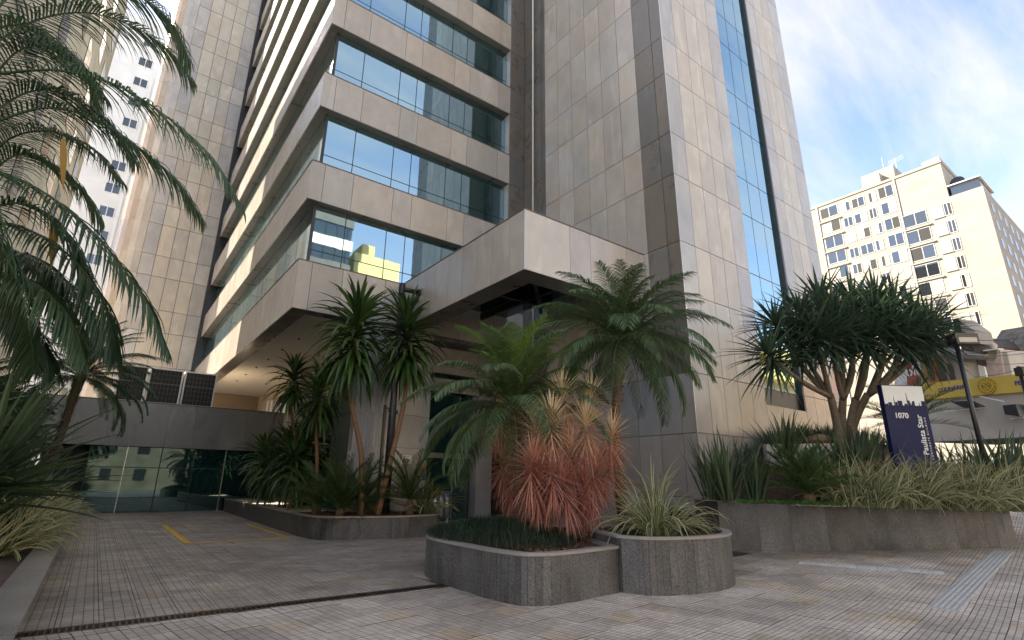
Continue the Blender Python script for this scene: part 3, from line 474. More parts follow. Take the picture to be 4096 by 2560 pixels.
def soil_z(p):
    best = min(range(len(vv)), key=lambda i: (vv[i].x-p.x)**2+(vv[i].y-p.y)**2); return vv[best].z
a, b = D(*z8(380, 700), 14.2), D(*z8(660, 690), 14.2)
lw = thing('terrace_wall', 'short pale grey retaining wall below the branching tree', 'wall', (a.x, a.y, 1.5)); slab('slab', lw, 'granite_blue', (a.x, a.y, 1.2), (b-a).normalized(), Z_, Vector(((b-a).y, -(b-a).x, 0)).normalized(), (b-a).length, a.z-1.2, 0.2)
# mulch and gravel
def scatter(name, mat, n, place, size, label=None):
    m = MB()
    for i in range(n):
        p = Vector(place()); s = size*R.uniform(0.5, 1.3); a = R.uniform(0, 6.28); u = Vector((math.cos(a), math.sin(a), R.uniform(-.5, .5)))*s; v = Vector((-math.sin(a), math.cos(a), R.uniform(-.5, .5)))*s*0.45
        m.add([p-u-v, p+u-v, p+u+v, p-u+v, p+Z_*s*0.4], [(0, 1, 4), (1, 2, 4), (2, 3, 4), (3, 0, 4)], 0, R.random())
    o = m.build(name, mat); o['kind'] = 'stuff'; o['label'] = label; o['category'] = name.split('_')[0]; return o
scatter('mulch', 'soil', 1500, lambda: (R.uniform(5.2, 8.8), R.uniform(15.2, 18), 0.56), 0.05, 'brown bark mulch around the dracaena trunks')
leaf('mulch_chip', (0.05, 0.025, 0.015), (0.16, 0.075, 0.04), 0.9, 0.0); bpy.data.objects['mulch'].data.materials[0] = MATS['mulch_chip']
scatter('mulch_front', 'mulch_chip', 700, lambda: (R.uniform(5.4, 7.2), R.uniform(6.3, 7.6), 0.605), 0.04, 'bark chips around the red plants in front planter')
struct(bx('gravel_bed', None, 'gravel', 5.6, 6.7, 19.5, 31, 0.5, 0.57), 'stuff')
scatter('gravel', 'gravel', 900, lambda: (lambda p: (p.x, p.y, soil_z(p)+0.03))(D(*z8(R.uniform(480, 690), R.uniform(895, 920)), R.uniform(11.6, 12.3))), 0.05, 'pale pebbles beside the low fern palm in street planter')
# ------------------------------------------------------------------ plant builders
GOLD = 2.399963
def along(pts, n):
    pts = [Vector(p) for p in pts]; out = []
    def cr(p0, p1, p2, p3, t): return 0.5*((2*p1)+(p2-p0)*t+(2*p0-5*p1+4*p2-p3)*t*t+(3*p1-p0-3*p2+p3)*t**3)
    k = len(pts)-1
    for i in range(n+1):
        s = i/n*k; j = min(int(s), k-1); t = s-j; out.append(cr(pts[max(j-1, 0)], pts[j], pts[j+1], pts[min(j+2, k)], t))
    return out
def frond(m, pts, ll, n, w, droop, start=0.12, rad=0.014, spread=0.95, mi=0, vee=0.35, seg=3, tint=None):
    c = along(pts, n); L = len(c); m.tube(c[::2]+([c[-1]] if (L-1) % 2 else []), [rad*(1-0.85*i/(len(c[::2])+((L-1) % 2))) for i in range(len(c[::2])+((L-1) % 2))], 4, mi, 0.8, False)
    for i in range(int(L*start), L-1):
        t = i/(L-1); d = (c[i+1]-c[i]).normalized(); s = d.cross(Z_); s = s.normalized() if s.length > 0.05 else Vector((1, 0, 0)); up = s.cross(d)
        sz = ll*(math.sin(math.pi*(0.16+0.80*(t-start)/(1-start)))**0.7)*R.uniform(0.85, 1.1)
        for sg in (-1, 1):
            dd = s*sg*spread+d*(0.45+0.75*t)+up*(vee+R.uniform(-.15, .15)); m.blade(c[i]+d*R.uniform(-.01, .01), dd, sz, w, droop*R.uniform(0.7, 1.3), seg, R.random() if tint is None else min(1, max(0, tint+R.uniform(-.25, .25))), mi, 0.2)
def arch(L, e, bend, n=7):
    p = Vector((0, 0, 0)); pts = [p.copy()]; a = e
    for i in range(n): p = p+Vector((math.cos(a), 0, math.sin(a)))*(L/n); pts.append(p.copy()); a -= bend/n*(0.5+1.0*i/n)
    return pts
FR = {}
def frond_mesh(key, L, e, bend, ll, n, w, droop, mat, **kw):
    if key not in FR: m = MB(); frond(m, arch(L, e, bend), ll, n, w, droop, **kw); FR[key] = m.mesh('frond', [mat])
    return FR[key]
def crown(T, c, spec, nf, jit=0.12, part='frond'):
    """spec(t) gives the mesh for fronds from the young upright (t=0) to the old hanging ones (t=1)"""
    for i in range(nf):
        t = (i+0.5)/nf; me = spec(t); a = i*GOLD+R.uniform(-.2, .2); s = R.uniform(0.88, 1.08)
        link(part, me, T, Matrix.Translation(Vector(c)) @ Matrix.Rotation(a, 4, 'Z') @ Matrix.Rotation(R.uniform(-jit, jit), 4, 'X') @ Matrix.Rotation(R.uniform(-jit, jit), 4, 'Y') @ Matrix.Diagonal((s, s, s, 1)))
def palm(label, base, mid, top, r0, L, nf, mat='palm_leaf', key='a', young=True, ll=0.5, boots=True, group=None):
    T = thing('palm_tree', label, 'palm', base, group); c = along([base, mid, top], 10); m = MB(); m.tube(c, [r0*(1.25-0.35*i/10+0.5*max(0, i-8)/2) for i in range(11)], 10); tr = m.build('trunk', 'bark_palm', T, True)
    if boots:                                            # old leaf bases
        b = MB()
        for i in range(150):
            t = R.uniform(0.02, 1)**0.6; q = c[0].lerp(c[5], t*2) if t < 0.5 else c[5].lerp(c[10], t*2-1); a = R.uniform(0, 6.28); o = Vector((math.cos(a), math.sin(a), 0)); rr = r0*(1.0+0.3*max(0, t-0.8)*5); z = R.uniform(0.03, 0.06)+0.08*max(0, t-0.85)*6
            sd = Vector((-o.y, o.x, 0))*0.022; b.add([q+o*rr*0.9-sd, q+o*rr*0.9+sd, q+o*(rr+0.03)+Z_*z+sd*0.6, q+o*(rr+0.03)+Z_*z-sd*0.6, q+o*rr*0.9+Z_*z*1.2], [(0, 1, 2, 3), (3, 2, 4), (0, 3, 4), (1, 4, 2)], 0, R.random())
        b.build('leaf_bases', 'bark', tr, kind='stuff')
    def spec(t):
        q = int(t*8)
        e = math.radians(86-q*14.5); bend = 1.2+0.1*q
        return frond_mesh((key, q), L*(0.9+0.15*min(1, t*3)), e, bend, ll, 68, 0.027, 2.0, 'palm_young' if (young and q < 2) else mat, vee=0.12-0.04*q, seg=4)
    crown(T, top, spec, nf); return T
def rosette(m, c, axis, n, L, w, lo=-0.6, hi=1.35, ht=0.4, droop=1.2, seg=5, mi=0, tint=None, lr=0.25):
    """strap leaves round a stem top: young upright at the tip, old drooping below"""
    ax = Vector(axis).normalized(); u = ax.orthogonal().normalized(); v = ax.cross(u)
    for i in range(n):
        t = (i+R.random())/n; a = i*GOLD; e = hi+(lo-hi)*t**0.85+R.uniform(-.14, .14); o = u*math.cos(a)+v*math.sin(a)
        d = o*math.cos(e)+ax*math.sin(e); p = Vector(c)+ax*ht*(0.5-t)+o*0.02; tn = R.random() if tint is None else tint(t)
        m.blade(p, d, L*R.uniform(1-lr, 1+lr*0.5)*(0.7+0.3*min(1, t*4)), w*R.uniform(0.8, 1.15), droop*(0.45+0.75*t)*R.uniform(0.7, 1.3), seg, tn, mi, 0.22)
def dracaena(label, pts, n, L, w, ht, r0=0.06, heads=None, group='dracaenas in the driveway planter'):
    T = thing('dracaena', label, 'plant', pts[0], group); c = along(pts, 12); m = MB(); m.tube(c, [r0*(1.15-0.45*i/12)*(1+0.06*(i % 2)) for i in range(13)], 8); m.build('stem', 'cane', T, True)
    k = MB(); rosette(k, c[-1]+Z_*ht*0.1, (c[-1]-c[-2]), int(n*1.1), L*1.12, w*1.45, -0.75, 1.3, ht, 2.3, 8); k.build('crown', 'dracaena_leaf', T); return T
def clump(m, c, n, L, w, spread=0.6, droop=0.8, rad=0.1, seg=6, varieg=False, tint=None, mi=0, emin=0.0):
    for i in range(n):
        a = R.uniform(0, 6.283); s = spread*R.random()**0.7; o = Vector((math.cos(a), math.sin(a), 0)); d = Vector((o.x*s, o.y*s, 1.0-0.35*s)); p = Vector(c)+o*rad*R.random()
        m.blade(p, d, L*R.uniform(0.6, 1.1), w*R.uniform(0.7, 1.1), droop*R.uniform(0.4, 1.5), seg, R.random() if tint is None else tint, mi, 0.3, varieg, curl=R.uniform(-.4, .4))
def cycad(label, base, L, nf, group=None, key='c', trunk=0.2, lo=-5):
    T = thing('cycad', label, 'plant', base, group); b = Vector(base); m = MB(); m.tube([b, b+Z_*trunk*0.6, b+Z_*trunk], [0.13, 0.14, 0.09], 9); m.build('trunk', 'bark_palm', T)
    def spec(t): q = int(t*5); return frond_mesh((key, q), L, math.radians(78-q*(78-lo)/5), 0.75, 0.19*L/0.9, 40, 0.024, 0.2, 'cycad_leaf', vee=0.5, spread=0.85, rad=0.012, seg=2)
    crown(T, b+Z_*trunk, spec, nf); return T
# ------------------------------------------------------------------ plants: front planters
z7 = lambda a, b: (1650+a*.9919, 950+b*.9919); z6 = lambda a, b: (900+a*.79365, 1100+b*.79365)
palm('slender palm with bright young top fronds in the low front planter', (6.75, 8.55, 0.55), (6.62, 8.5, 1.9), (6.42, 8.5, 3.05), 0.085, 2.1, 44, key='p1')
palm('tallest front palm with a thick leafy head, rising behind the red plants', (8.75, 7.75, 0.6), (8.62, 7.8, 2.6), (9.02, 7.8, 4.65), 0.10, 2.25, 56, key='p2', young=False)
rd = thing('red_dracaena', 'bushy clump of thin stemmed dracaenas with pink and cream spiky leaves', 'plant', (6.6, 7.0, 0.6))
hd = [(560, 770, 7.0), (700, 780, 7.1), (800, 820, 7.3), (350, 740, 9.0), (610, 655, 7.7), (715, 665, 7.8), (560, 960, 6.95), (730, 960, 7.0), (410, 860, 8.9), (640, 890, 7.2), (480, 940, 7.1), (790, 940, 7.2), (365, 920, 8.9), (610, 1020, 6.95), (700, 1030, 7.0), (500, 1010, 7.2), (400, 1010, 8.8), (500, 810, 7.5)]
sp = [(540, 1245), (575, 1245), (640, 1240), (680, 1235), (730, 1230)]
for i, (a, b, yy) in enumerate(hd):
    h = U(*z7(a, b), 'y', yy); s = U(*z7(*sp[i % 5]), 'z', 0.58)+Vector((R.uniform(-.12, .12), R.uniform(0, .35), 0)) if yy < 8 else Vector((h.x+0.25, h.y+0.05, 0.58)); md = s.lerp(h, 0.5)+Vector((R.uniform(-.08, .08), R.uniform(-.06, .06), -0.1))
    c = along([s, md, h], 8); m = MB(); m.tube(c, [0.024*(1.2-0.5*k/8) for k in range(9)], 7); m.build('stem', 'bark_grey', rd, True)
    q = MB(); hgt = min(1, max(0, (h.z-1.2)/1.4)); rosette(q, h, (c[-1]-c[-2]).normalized()+Z_*0.9+Vector((R.uniform(-.35, .35), R.uniform(-.35, .35), 0)), 150, 0.64, 0.024, -1.3, 1.4, 0.5, 0.75, 5, 0, lambda t, g=hgt: min(1, max(0, 0.16+0.88*g*(1-0.55*t)+R.uniform(-.15, .15)))); q.build('leaf_head', 'red_leaf', rd)
m = MB(); clump(m, (8.05, 6.4, 0.75), 170, 1.3, 0.052, 1.15, 2.6, 0.32, 8, True); T = thing('flax_lily', 'cream striped lily clump spilling over the taller front planter', 'plant', (8.15, 6.55, 0.75)); m.build('leaves', ['varieg_green', 'varieg_cream'], T)
m = MB()
for i in range(26): a = R.uniform(0, 6.28); m.tube(along([(8.15, 6.55, 0.9), (8.15+0.2*math.cos(a), 6.55+0.2*math.sin(a), 1.5), (8.15+0.6*math.cos(a), 6.55+0.6*math.sin(a), 1.75+R.uniform(-.2, .1))], 5), 0.004, 3, 0, R.random())
m.build('flower_stalks', 'straw', T)
def mat_grass(name, label, n, place, L, w, mat='mondo_leaf'):
    m = MB()
    for i in range(n):
        p = Vector(place()); a = R.uniform(0, 6.28); s = R.uniform(0.2, 0.9); m.blade(p, (math.cos(a)*s, math.sin(a)*s, 1), L*R.uniform(0.6, 1.2), w, R.uniform(1.5, 3.0), 3, R.random(), 0, 0.15)
    o = m.build(name, mat); o['kind'] = 'stuff'; o['label'] = label; o['category'] = 'grass'
def mound(cx, cy, rx, ry, z, h, lim=None):
    def f():
        while 1:
            a = R.uniform(0, 6.28); r = math.sqrt(R.random()); x, y = cx+rx*r*math.cos(a), cy+ry*r*math.sin(a)
            if lim is None or lim(x, y): return (x, y, z+h*(1-r*r))
    return f
mat_grass('mondo_grass', 'dark green dwarf grass mat in the low front planter', 7000, mound(5.9, 8.2, 1.1, 1.65, 0.60, 0.26), 0.21, 0.008)
mat_grass('mondo_grass', 'dark green dwarf grass at the edge of the taller front planter', 2500, mound(9.1, 6.9, 0.55, 0.8, 0.75, 0.26), 0.22, 0.008)
# ------------------------------------------------------------------ plants: driveway planter
dracaena('dracaena', [(6.75, 16.6, 0.5), (6.55, 16.55, 2.4), (6.0, 16.5, 4.2), (5.98, 16.5, 5.9)], 150, 1.55, 0.115, 1.9, 0.085)
bpy.data.objects['dracaena']['label'] = 'tall dracaena before the entrance column, farther from the door'
dracaena('tall dracaena leaning in front of the black downpipe, nearest the door', [(7.15, 16.3, 0.5), (7.55, 16.35, 2.6), (7.85, 16.4, 4.4), (7.8, 16.5, 6.1)], 150, 1.5, 0.115, 1.9, 0.085)
dracaena('dark thin dracaena with a small drooping head below the terrace', [(6.1, 21.5, 0.5), (5.95, 21.5, 2.6), (5.55, 21.5, 4.2), (5.5, 21.5, 5.1)], 80, 1.1, 0.10, 1.1, 0.06)
dracaena('mid height dracaena between the dark pillar and the entrance column', [(6.25, 19.6, 0.5), (6.2, 19.6, 2.0), (6.0, 19.6, 3.4), (6.02, 19.6, 4.35)], 90, 1.2, 0.10, 1.2, 0.07)
low = [(5.5, 24.5, 2.3, 1.15), (5.9, 22.8, 2.5, 1.2), (6.2, 21.0, 2.5, 1.2), (5.85, 21.8, 2.1, 1.15), (6.45, 22.2, 2.9, 1.1), (5.6, 20.4, 1.9, 1.05), (6.45, 24.0, 2.7, 1.1), (5.45, 23.2, 1.9, 1.1)]
ll_ = ['lowest leaves nearest the glass wall', 'second from the glass wall in its row', 'nearest the tall thin dracaena', 'hanging low over the gravel', 'standing at the back by the podium wall', 'at the driveway edge of the bed', 'half hidden behind the row', 'with leaves over the planter rim']
for i, (x, y, h, L) in enumerate(low): dracaena('short bushy dracaena '+ll_[i], [(x, y, 0.5), (x+0.05, y, h*0.5), (x, y, h)], 70, L, 0.10, 0.9, 0.04)
cycad('cycad with stiff fronds at the bend of the driveway planter', (6.0, 16.4, 0.52), 1.6, 26, 'cycads in the driveway planter', 'cy1', 0.25)
cycad('cycad in front of the black downpipe, largest of the driveway bed', (7.95, 15.75, 0.52), 1.75, 28, 'cycads in the driveway planter', 'cy1', 0.5)
cycad('small cycad behind the leaning dracaena stem', (6.9, 17.0, 0.52), 1.4, 20, 'cycads in the driveway planter', 'cy1', 0.35)
cycad('dark cycad at the gravel end of the mulch', (5.7, 17.6, 0.52), 1.3, 18, 'cycads in the driveway planter', 'cy1', 0.3)
m = MB(); clump(m, (8.65, 16.0, 0.58), 90, 1.35, 0.07, 1.1, 2.3, 0.2, 6, True); T = thing('flax_lily', 'striped lily at the end of the driveway planter by the bins', 'plant', (8.65, 16.0, 0.58)); m.build('leaves', ['varieg_green', 'varieg_cream'], T)
m = MB(); clump(m, (7.4, 17.3, 0.58), 70, 1.0, 0.05, 0.8, 1.4, 0.3, 6, True); T = thing('flax_lily', 'shaded striped lily behind the two tall dracaena stems', 'plant', (7.4, 17.3, 0.58)); m.build('leaves', ['varieg_green', 'varieg_cream'], T)
# ------------------------------------------------------------------ plants: street planter
def flax(label, px, py, dep, n, L, w, spread=0.5, zfix=None, group='flax clumps in the street planter'):
    p = D(*z8(px, py), dep); p.z = min(p.z, soil_z(p)+0.05) if zfix is None else zfix; m = MB(); clump(m, p, int(n*0.8), L, w*1.3, spread, 0.4, 0.22, 6); T = thing('flax_plant', label, 'plant', p, group); m.build('leaves', 'flax_leaf', T)
flax('tall dark flax clump against the tower corner', 215, 900, 12.3, 46, 1.75, 0.075)
flax('flax clump beside the low cycad in the street planter', 320, 890, 12.4, 40, 1.4, 0.07)
flax('flax tuft at the foot of the branching tree', 500, 660, 14.0, 50, 1.2, 0.07, 0.7)
flax('broad flax clump to the tower side of the blue sign', 790, 740, 13.4, 46, 1.7, 0.08, 0.6)
flax('flax clump below the branching tree trunk', 660, 640, 14.4, 40, 1.2, 0.07, 0.7)
flax('flax clump behind the lamp post foot', 1170, 720, 14.6, 50, 1.9, 0.09, 0.5)
flax('flax clump at the street end of the planter', 1330, 700, 14.8, 55, 2.0, 0.09, 0.5)
flax('flax clump farthest along the street planter', 1450, 700, 14.6, 50, 1.9, 0.09, 0.5)
flax('flax tuft leaning on the tower face', 440, 640, 14.4, 50, 1.3, 0.07, 0.7)
flax('dense flax in front of the tree base', 610, 690, 13.5, 50, 1.9, 0.07, 0.7)
flax('flax hiding the foot of the tree trunks', 715, 700, 13.4, 56, 2.0, 0.07, 0.6)
flax('thin flax right beside the tower base', 150, 890, 12.5, 30, 1.5, 0.06, 0.5)
flax('flax clump in the shade of the blue sign', 1060, 740, 14.0, 46, 1.6, 0.08, 0.6)
flax('big flax at the picture edge by the second lamp', 1400, 730, 13.6, 60, 2.1, 0.09, 0.6)
flax('big flax between lamp post and picture edge', 1270, 740, 13.6, 60, 2.0, 0.09, 0.6)
p = D(*z8(550, 885), 11.9); cycad('bright green cycad with broad cupped fronds in the street planter', (p.x, p.y, soil_z(p)+0.05), 1.25, 34, None, 'cy2', 0.2, 8)
p = D(*z8(960, 620), 15.2); cycad('yellow green cycad behind the blue sign', (p.x, p.y, p.z-0.3), 1.6, 26, None, 'cy3', 0.3, -10)
bank = MB()
for i in range(5200):
    p = Vector((R.uniform(13.2, 20.5), R.uniform(4.6, 8.8), 0)); p.z = soil_z(p); t_ = R.uniform(0, 6.28); s_ = R.uniform(0.2, 0.8)
    if p.y < 8.6-0.62*(p.x-12.6): continue
    bank.blade(p, (math.cos(t_)*s_, math.sin(t_)*s_, 1), R.uniform(0.25, 0.55), 0.022, R.uniform(0.8, 2.2), 3, R.random(), 0, 0.2)
o = bank.build('bank_grass', 'flax_leaf'); o['kind'] = 'stuff'; o['label'] = 'dark strap leaved ground planting on the raised bank'; o['category'] = 'grass'
m = MB(); st = MB()
for i in range(64):
    px = R.uniform(690, 1440); t = R.random(); p = D(*z8(px, 880-60*t), 11.55+0.0012*(px-690)*0.2+1.2*t+(0.25 if px > 1250 else 0)); p.z = soil_z(p)+0.02
    clump(m, p, 32, 1.3, 0.062, 1.05, 2.0, 0.28, 6, True)
    for k in range(3): a = R.uniform(0, 6.28); st.tube(along([p, p+Vector((0.1*math.cos(a), 0.1*math.sin(a), 0.7)), p+Vector((0.35*math.cos(a), 0.35*math.sin(a), 1.0))], 4), 0.005, 3, 0, R.random(), False)
o = m.build('variegated_grass', ['varieg_green', 'varieg_cream']); o['kind'] = 'stuff'; o['label'] = 'long hedge of cream striped lily leaves along the street planter'; o['category'] = 'hedge'
o = st.build('dry_stalks', 'straw'); o['kind'] = 'stuff'; o['label'] = 'dry brown flower stalks above the striped hedge'; o['category'] = 'stalks'
m = MB()
for i in range(900):
    p = D(*z8(R.uniform(250, 690), R.uniform(905, 930)), R.uniform(11.35, 11.9)); p.z = soil_z(p)+0.03+R.uniform(0, .06); a = R.uniform(0, 6.28); m.blade(p, (math.cos(a), math.sin(a), 0.6), 0.07, 0.045, 0.8, 2, R.random(), 0)
o = m.build('ground_cover', 'cover_leaf'); o['kind'] = 'stuff'; o['label'] = 'bright green creeping cover along the planter rim'; o['category'] = 'ground cover'
bmr = bmesh.new(); bmesh.ops.create_icosphere(bmr, subdivisions=3, radius=0.3)
for q in bmr.verts: q.co *= 1+0.14*math.sin(q.co.x*9+q.co.y*7)+0.1*math.sin(q.co.z*13+1); q.co.z *= 0.6
me = bpy.data.meshes.new('boulder'); bmr.to_mesh(me); bmr.free(); me.materials.append(MATS['rock']); link('boulder', me, None, (lambda p: Matrix.Translation((p.x, p.y, soil_z(p)+0.12)))(D(*z8(600, 655), 14.6)), label='brown boulder at the foot of the branching tree', category='rock')
# the branching dragon tree
z4 = lambda a, b: (2896+a*.79365, 400+b*.79365)
dt = thing('dragon_tree', 'wide branching tree with sword leaf heads over the street planter', 'tree', D(*z8(700, 640), 14.3)); dep0 = 14.3
root = D(*z8(700, 720), dep0); br = MB()
forks = {'a': D(*z4(535, 1485), 14.0), 'b': D(*z4(600, 1500), 14.2), 'c': D(*z4(665, 1500), 14.4), 'd': D(*z4(725, 1480), 14.3)}
roots = {'a': root+Vector((-0.12, 0, 0)), 'b': root+Vector((-0.03, 0.1, 0)), 'c': root+Vector((0.08, 0.02, 0)), 'd': root+Vector((0.15, 0.15, 0))}
for k in forks: br.tube(along([roots[k]-Z_*0.5, roots[k].lerp(forks[k], 0.5)+Vector((0.03, 0, 0)), forks[k]], 6), [0.12, 0.115, 0.11, 0.105, 0.10, 0.095, 0.09], 9)
heads = [(270, 1275, 13.2, 'a'), (405, 1225, 13.8, 'a'), (480, 1160, 13.6, 'a'), (300, 1110, 14.0, 'a'), (420, 1060, 14.2, 'a'), (560, 1180, 13.7, 'b'), (560, 1040, 14.3, 'b'), (640, 1130, 14.0, 'b'), (650, 1000, 14.8, 'b'), (720, 1190, 13.9, 'c'), (740, 1060, 14.2, 'c'), (810, 1120, 14.0, 'd'), (830, 1010, 15.0, 'd'), (880, 1190, 14.0, 'd'), (930, 1100, 14.6, 'd'), (985, 1170, 14.4, 'd'), (500, 980, 15.2, 'b'), (750, 970, 15.4, 'c'), (1000, 1110, 15.2, 'd')]
hm = []
heads = [(620+(a-620)*1.1, b+42+0.12*(1100-b), dp, f) for a, b, dp, f in heads]
for a, b, dp, f in heads:
    h = D(*z4(a, b), dp); s = forks[f]; md = s.lerp(h, 0.5)+Vector((R.uniform(-.1, .1), R.uniform(-.1, .1), -0.18)); br.tube(along([s-Z_*0.05, md, h], 6), [0.075-0.004*i for i in range(7)], 8)
br.build('trunk', 'bark_grey', dt, True)
for a, b, dp, f in heads:
    h = D(*z4(a, b), dp); s = forks[f]; ax = (h-s).normalized()+Z_*0.5; q = MB(); rosette(q, h, ax, 92, 1.25, 0.085, -0.6, 1.15, 0.4, 0.8, 5); q.build('leaf_head', 'dragon_leaf', dt)
# ------------------------------------------------------------------ plants: left edge
def lp(x, y, dep): return D(x*4096/2419, y*4096/2419, dep)
big = thing('palm_tree', 'large dark palm with hanging fronds reaching in at the driveway side', 'palm', (-2.6, 9.5, 0.6))
fs = [[(-40, 180), (120, 165), (260, 195), (380, 265), (500, 370), (572, 490)], [(-40, 300), (100, 255), (220, 280), (330, 350), (420, 430), (478, 520)], [(-40, 400), (60, 430), (180, 510), (280, 620), (350, 720), (395, 830)], [(-40, 120), (80, 50), (200, 30), (310, 60), (400, 120), (458, 195)], [(-40, 520), (60, 540), (160, 600), (230, 690), (265, 780), (275, 850)], [(-40, 60), (60, -40), (200, -60), (330, -10), (410, 60), (450, 150)], [(-40, 640), (40, 650), (110, 690), (170, 760), (200, 850)], [(-60, 350), (0, 560), (40, 660), (70, 780), (80, 880)], [(-60, 250), (30, 130), (110, 110), (190, 150), (250, 230)], [(-60, 450), (30, 370), (110, 380), (190, 440), (240, 520)], [(-40, 560), (40, 600), (110, 640), (150, 720), (165, 790)], [(-60, 500), (50, 480), (130, 520), (190, 600), (215, 690)], [(-60, 420), (20, 330), (120, 310), (220, 350), (290, 430)], [(-60, 560), (10, 700), (60, 760), (100, 850)], [(-60, 620), (60, 600), (150, 660), (210, 740), (240, 830)], [(-60, 80), (40, 60), (120, 90), (200, 160), (240, 260)], [(-60, 700), (30, 740), (90, 800), (130, 880)], [(-60, 300), (60, 220), (160, 225), (260, 290), (320, 380)]]
for i, f in enumerate(fs):
    dp = [7.6, 8.0, 7.2, 8.4, 7.4, 7.8, 7.0, 6.8, 8.2, 8.6, 7.9, 7.6, 8.8, 7.3, 8.0, 9.0, 7.6, 8.4][i]; n = len(f); m = MB(); frond(m, [lp(x, y, dp+(0.1*k-0.2)*(1 if i % 2 else -1)) for k, (x, y) in enumerate(f)], 0.85, 72, 0.034, 2.7, 0.06, 0.022, 0.75, 0, -0.05, 5, 0.3 if i % 3 else 0.55); m.build('frond', 'palm_dark', big)
c0 = lp(-50, 350, 7.6); m = MB(); m.tube(along([(c0.x-0.2, c0.y, 0.4), (c0.x-0.15, c0.y, 2.5), c0], 8), [0.2, 0.19, 0.18, 0.17, 0.16, 0.16, 0.16, 0.17, 0.18], 10); m.build('trunk', 'bark_palm', big, True)
for q in [[(150, 330), (165, 400), (150, 470)], [(125, 520), (118, 580), (122, 640)]]:
    m = MB(); m.blade(lp(*q[0], 7.8), lp(*q[2], 7.8)-lp(*q[0], 7.8), 0.75, 0.12, 0.2, 5, R.random(), 0, 0.6); m.build('dry_leaf', 'dry_leaf', big)
b = lp(150, 1000, 15); palm('dark shaded palm leaning beside the podium parapet', (b.x-0.2, b.y, 0.5), (b.x-0.05, b.y, 2.0), lp(190, 890, 15), 0.10, 2.2, 56, 'palm_dark', 'p3', False, 0.3)
m = MB(); p = lp(-70, 1150, 6.4)
for i in range(64): 
    e = R.uniform(-0.1, 1.3); a = R.uniform(-1.2, 1.2); d = RT*math.cos(e)*math.cos(a)+Vector((FW.x, FW.y, 0)).normalized()*math.cos(e)*math.sin(a)+Z_*math.sin(e); m.blade(p+Vector((R.uniform(-.2, .1), R.uniform(-.3, .5), R.uniform(-.2, .1))), d, R.uniform(1.0, 1.7), 0.105, R.uniform(0.15, 0.6), 6, R.random(), 0, 0.3)
T = thing('flax_plant', 'large glossy flax with long blades at the near end of the driveway planter', 'plant', p); m.build('leaves', 'flax_leaf', T)
m = MB()
for i in range(16):
    x = R.uniform(-1.1, -0.7); y = 9.3+i*0.5; clump(m, (x, y, 0.62), 44, 1.05, 0.06, 1.15, 2.3, 0.25, 7, True)
o = m.build('variegated_grass', ['varieg_green', 'varieg_cream']); o['kind'] = 'stuff'; o['label'] = 'cream striped lily leaves hanging over the driveway wall'; o['category'] = 'hedge'
m = MB()
for i in range(500): x, y = R.uniform(-1.6, -0.75), R.uniform(5.0, 6.9); a = R.uniform(0, 6.28); m.blade((x, y, 0.62+R.uniform(0, .12)), (math.cos(a), math.sin(a), 0.7), 0.07, 0.045, 0.8, 2, R.random(), 0)
o = m.build('ground_cover', 'cover_leaf'); o['kind'] = 'stuff'; o['label'] = 'small bright leaves at the driveway wall corner'; o['category'] = 'ground cover'

for i, (x, y, L, lab) in enumerate(((-1.5, 9.5, 1.7, 'dark flax in the driveway bed behind the striped lilies'), (-1.7, 12.0, 1.9, 'tall dark flax at the middle of the driveway bed'), (-1.5, 15.0, 1.9, 'dark flax under the shaded palm'), (-1.6, 18.5, 2.0, 'dark flax toward the podium end of the bed'), (-1.5, 23.0, 2.0, 'last dark flax before the podium wall'))):
    m = MB(); clump(m, (x, y, 0.6), 70, L, 0.09, 0.8, 0.7, 0.4, 6); T = thing('flax_plant', lab, 'plant', (x, y, 0.6), 'flax along the driveway bed'); m.build('leaves', 'flax_leaf', T)
for i in range(4):
    b = [(-2.0, 13.5, 2.4), (-2.2, 18.0, 2.9), (-1.9, 10.5, 2.1), (-2.2, 24.0, 2.8)][i]; palm(['low dark palm behind the driveway lilies', 'leafy dark palm beneath the shaded palm', 'short dark palm nearest the driveway mouth', 'far dark palm against the podium band'][i], (b[0], b[1], 0.5), (b[0]-0.05, b[1], b[2]*0.6), b, 0.09, 1.3, 34, 'palm_dark', 'p4', False, 0.34)
lt = MB()
for i in range(260):
    x, y = R.uniform(-0.3, 15), R.uniform(2.6, 14)
    if 4.7 < x < 9.9 and 5.4 < y < 10.1: continue
    a = R.uniform(0, 6.28); s_ = R.uniform(0.012, 0.035); u = Vector((math.cos(a), math.sin(a), R.uniform(-.2, .2)))*s_; w = Vector((-math.sin(a), math.cos(a), R.uniform(-.3, .3)))*s_*0.4; p = Vector((x, y, gz(x)+0.014)); lt.add([p-u, p-w, p+u, p+w], [(0, 1, 2, 3)], 0, R.random())
o = lt.build('leaf_litter', 'dry_leaf'); o['kind'] = 'stuff'; o['label'] = 'scattered dry leaf bits on the paving'; o['category'] = 'litter'
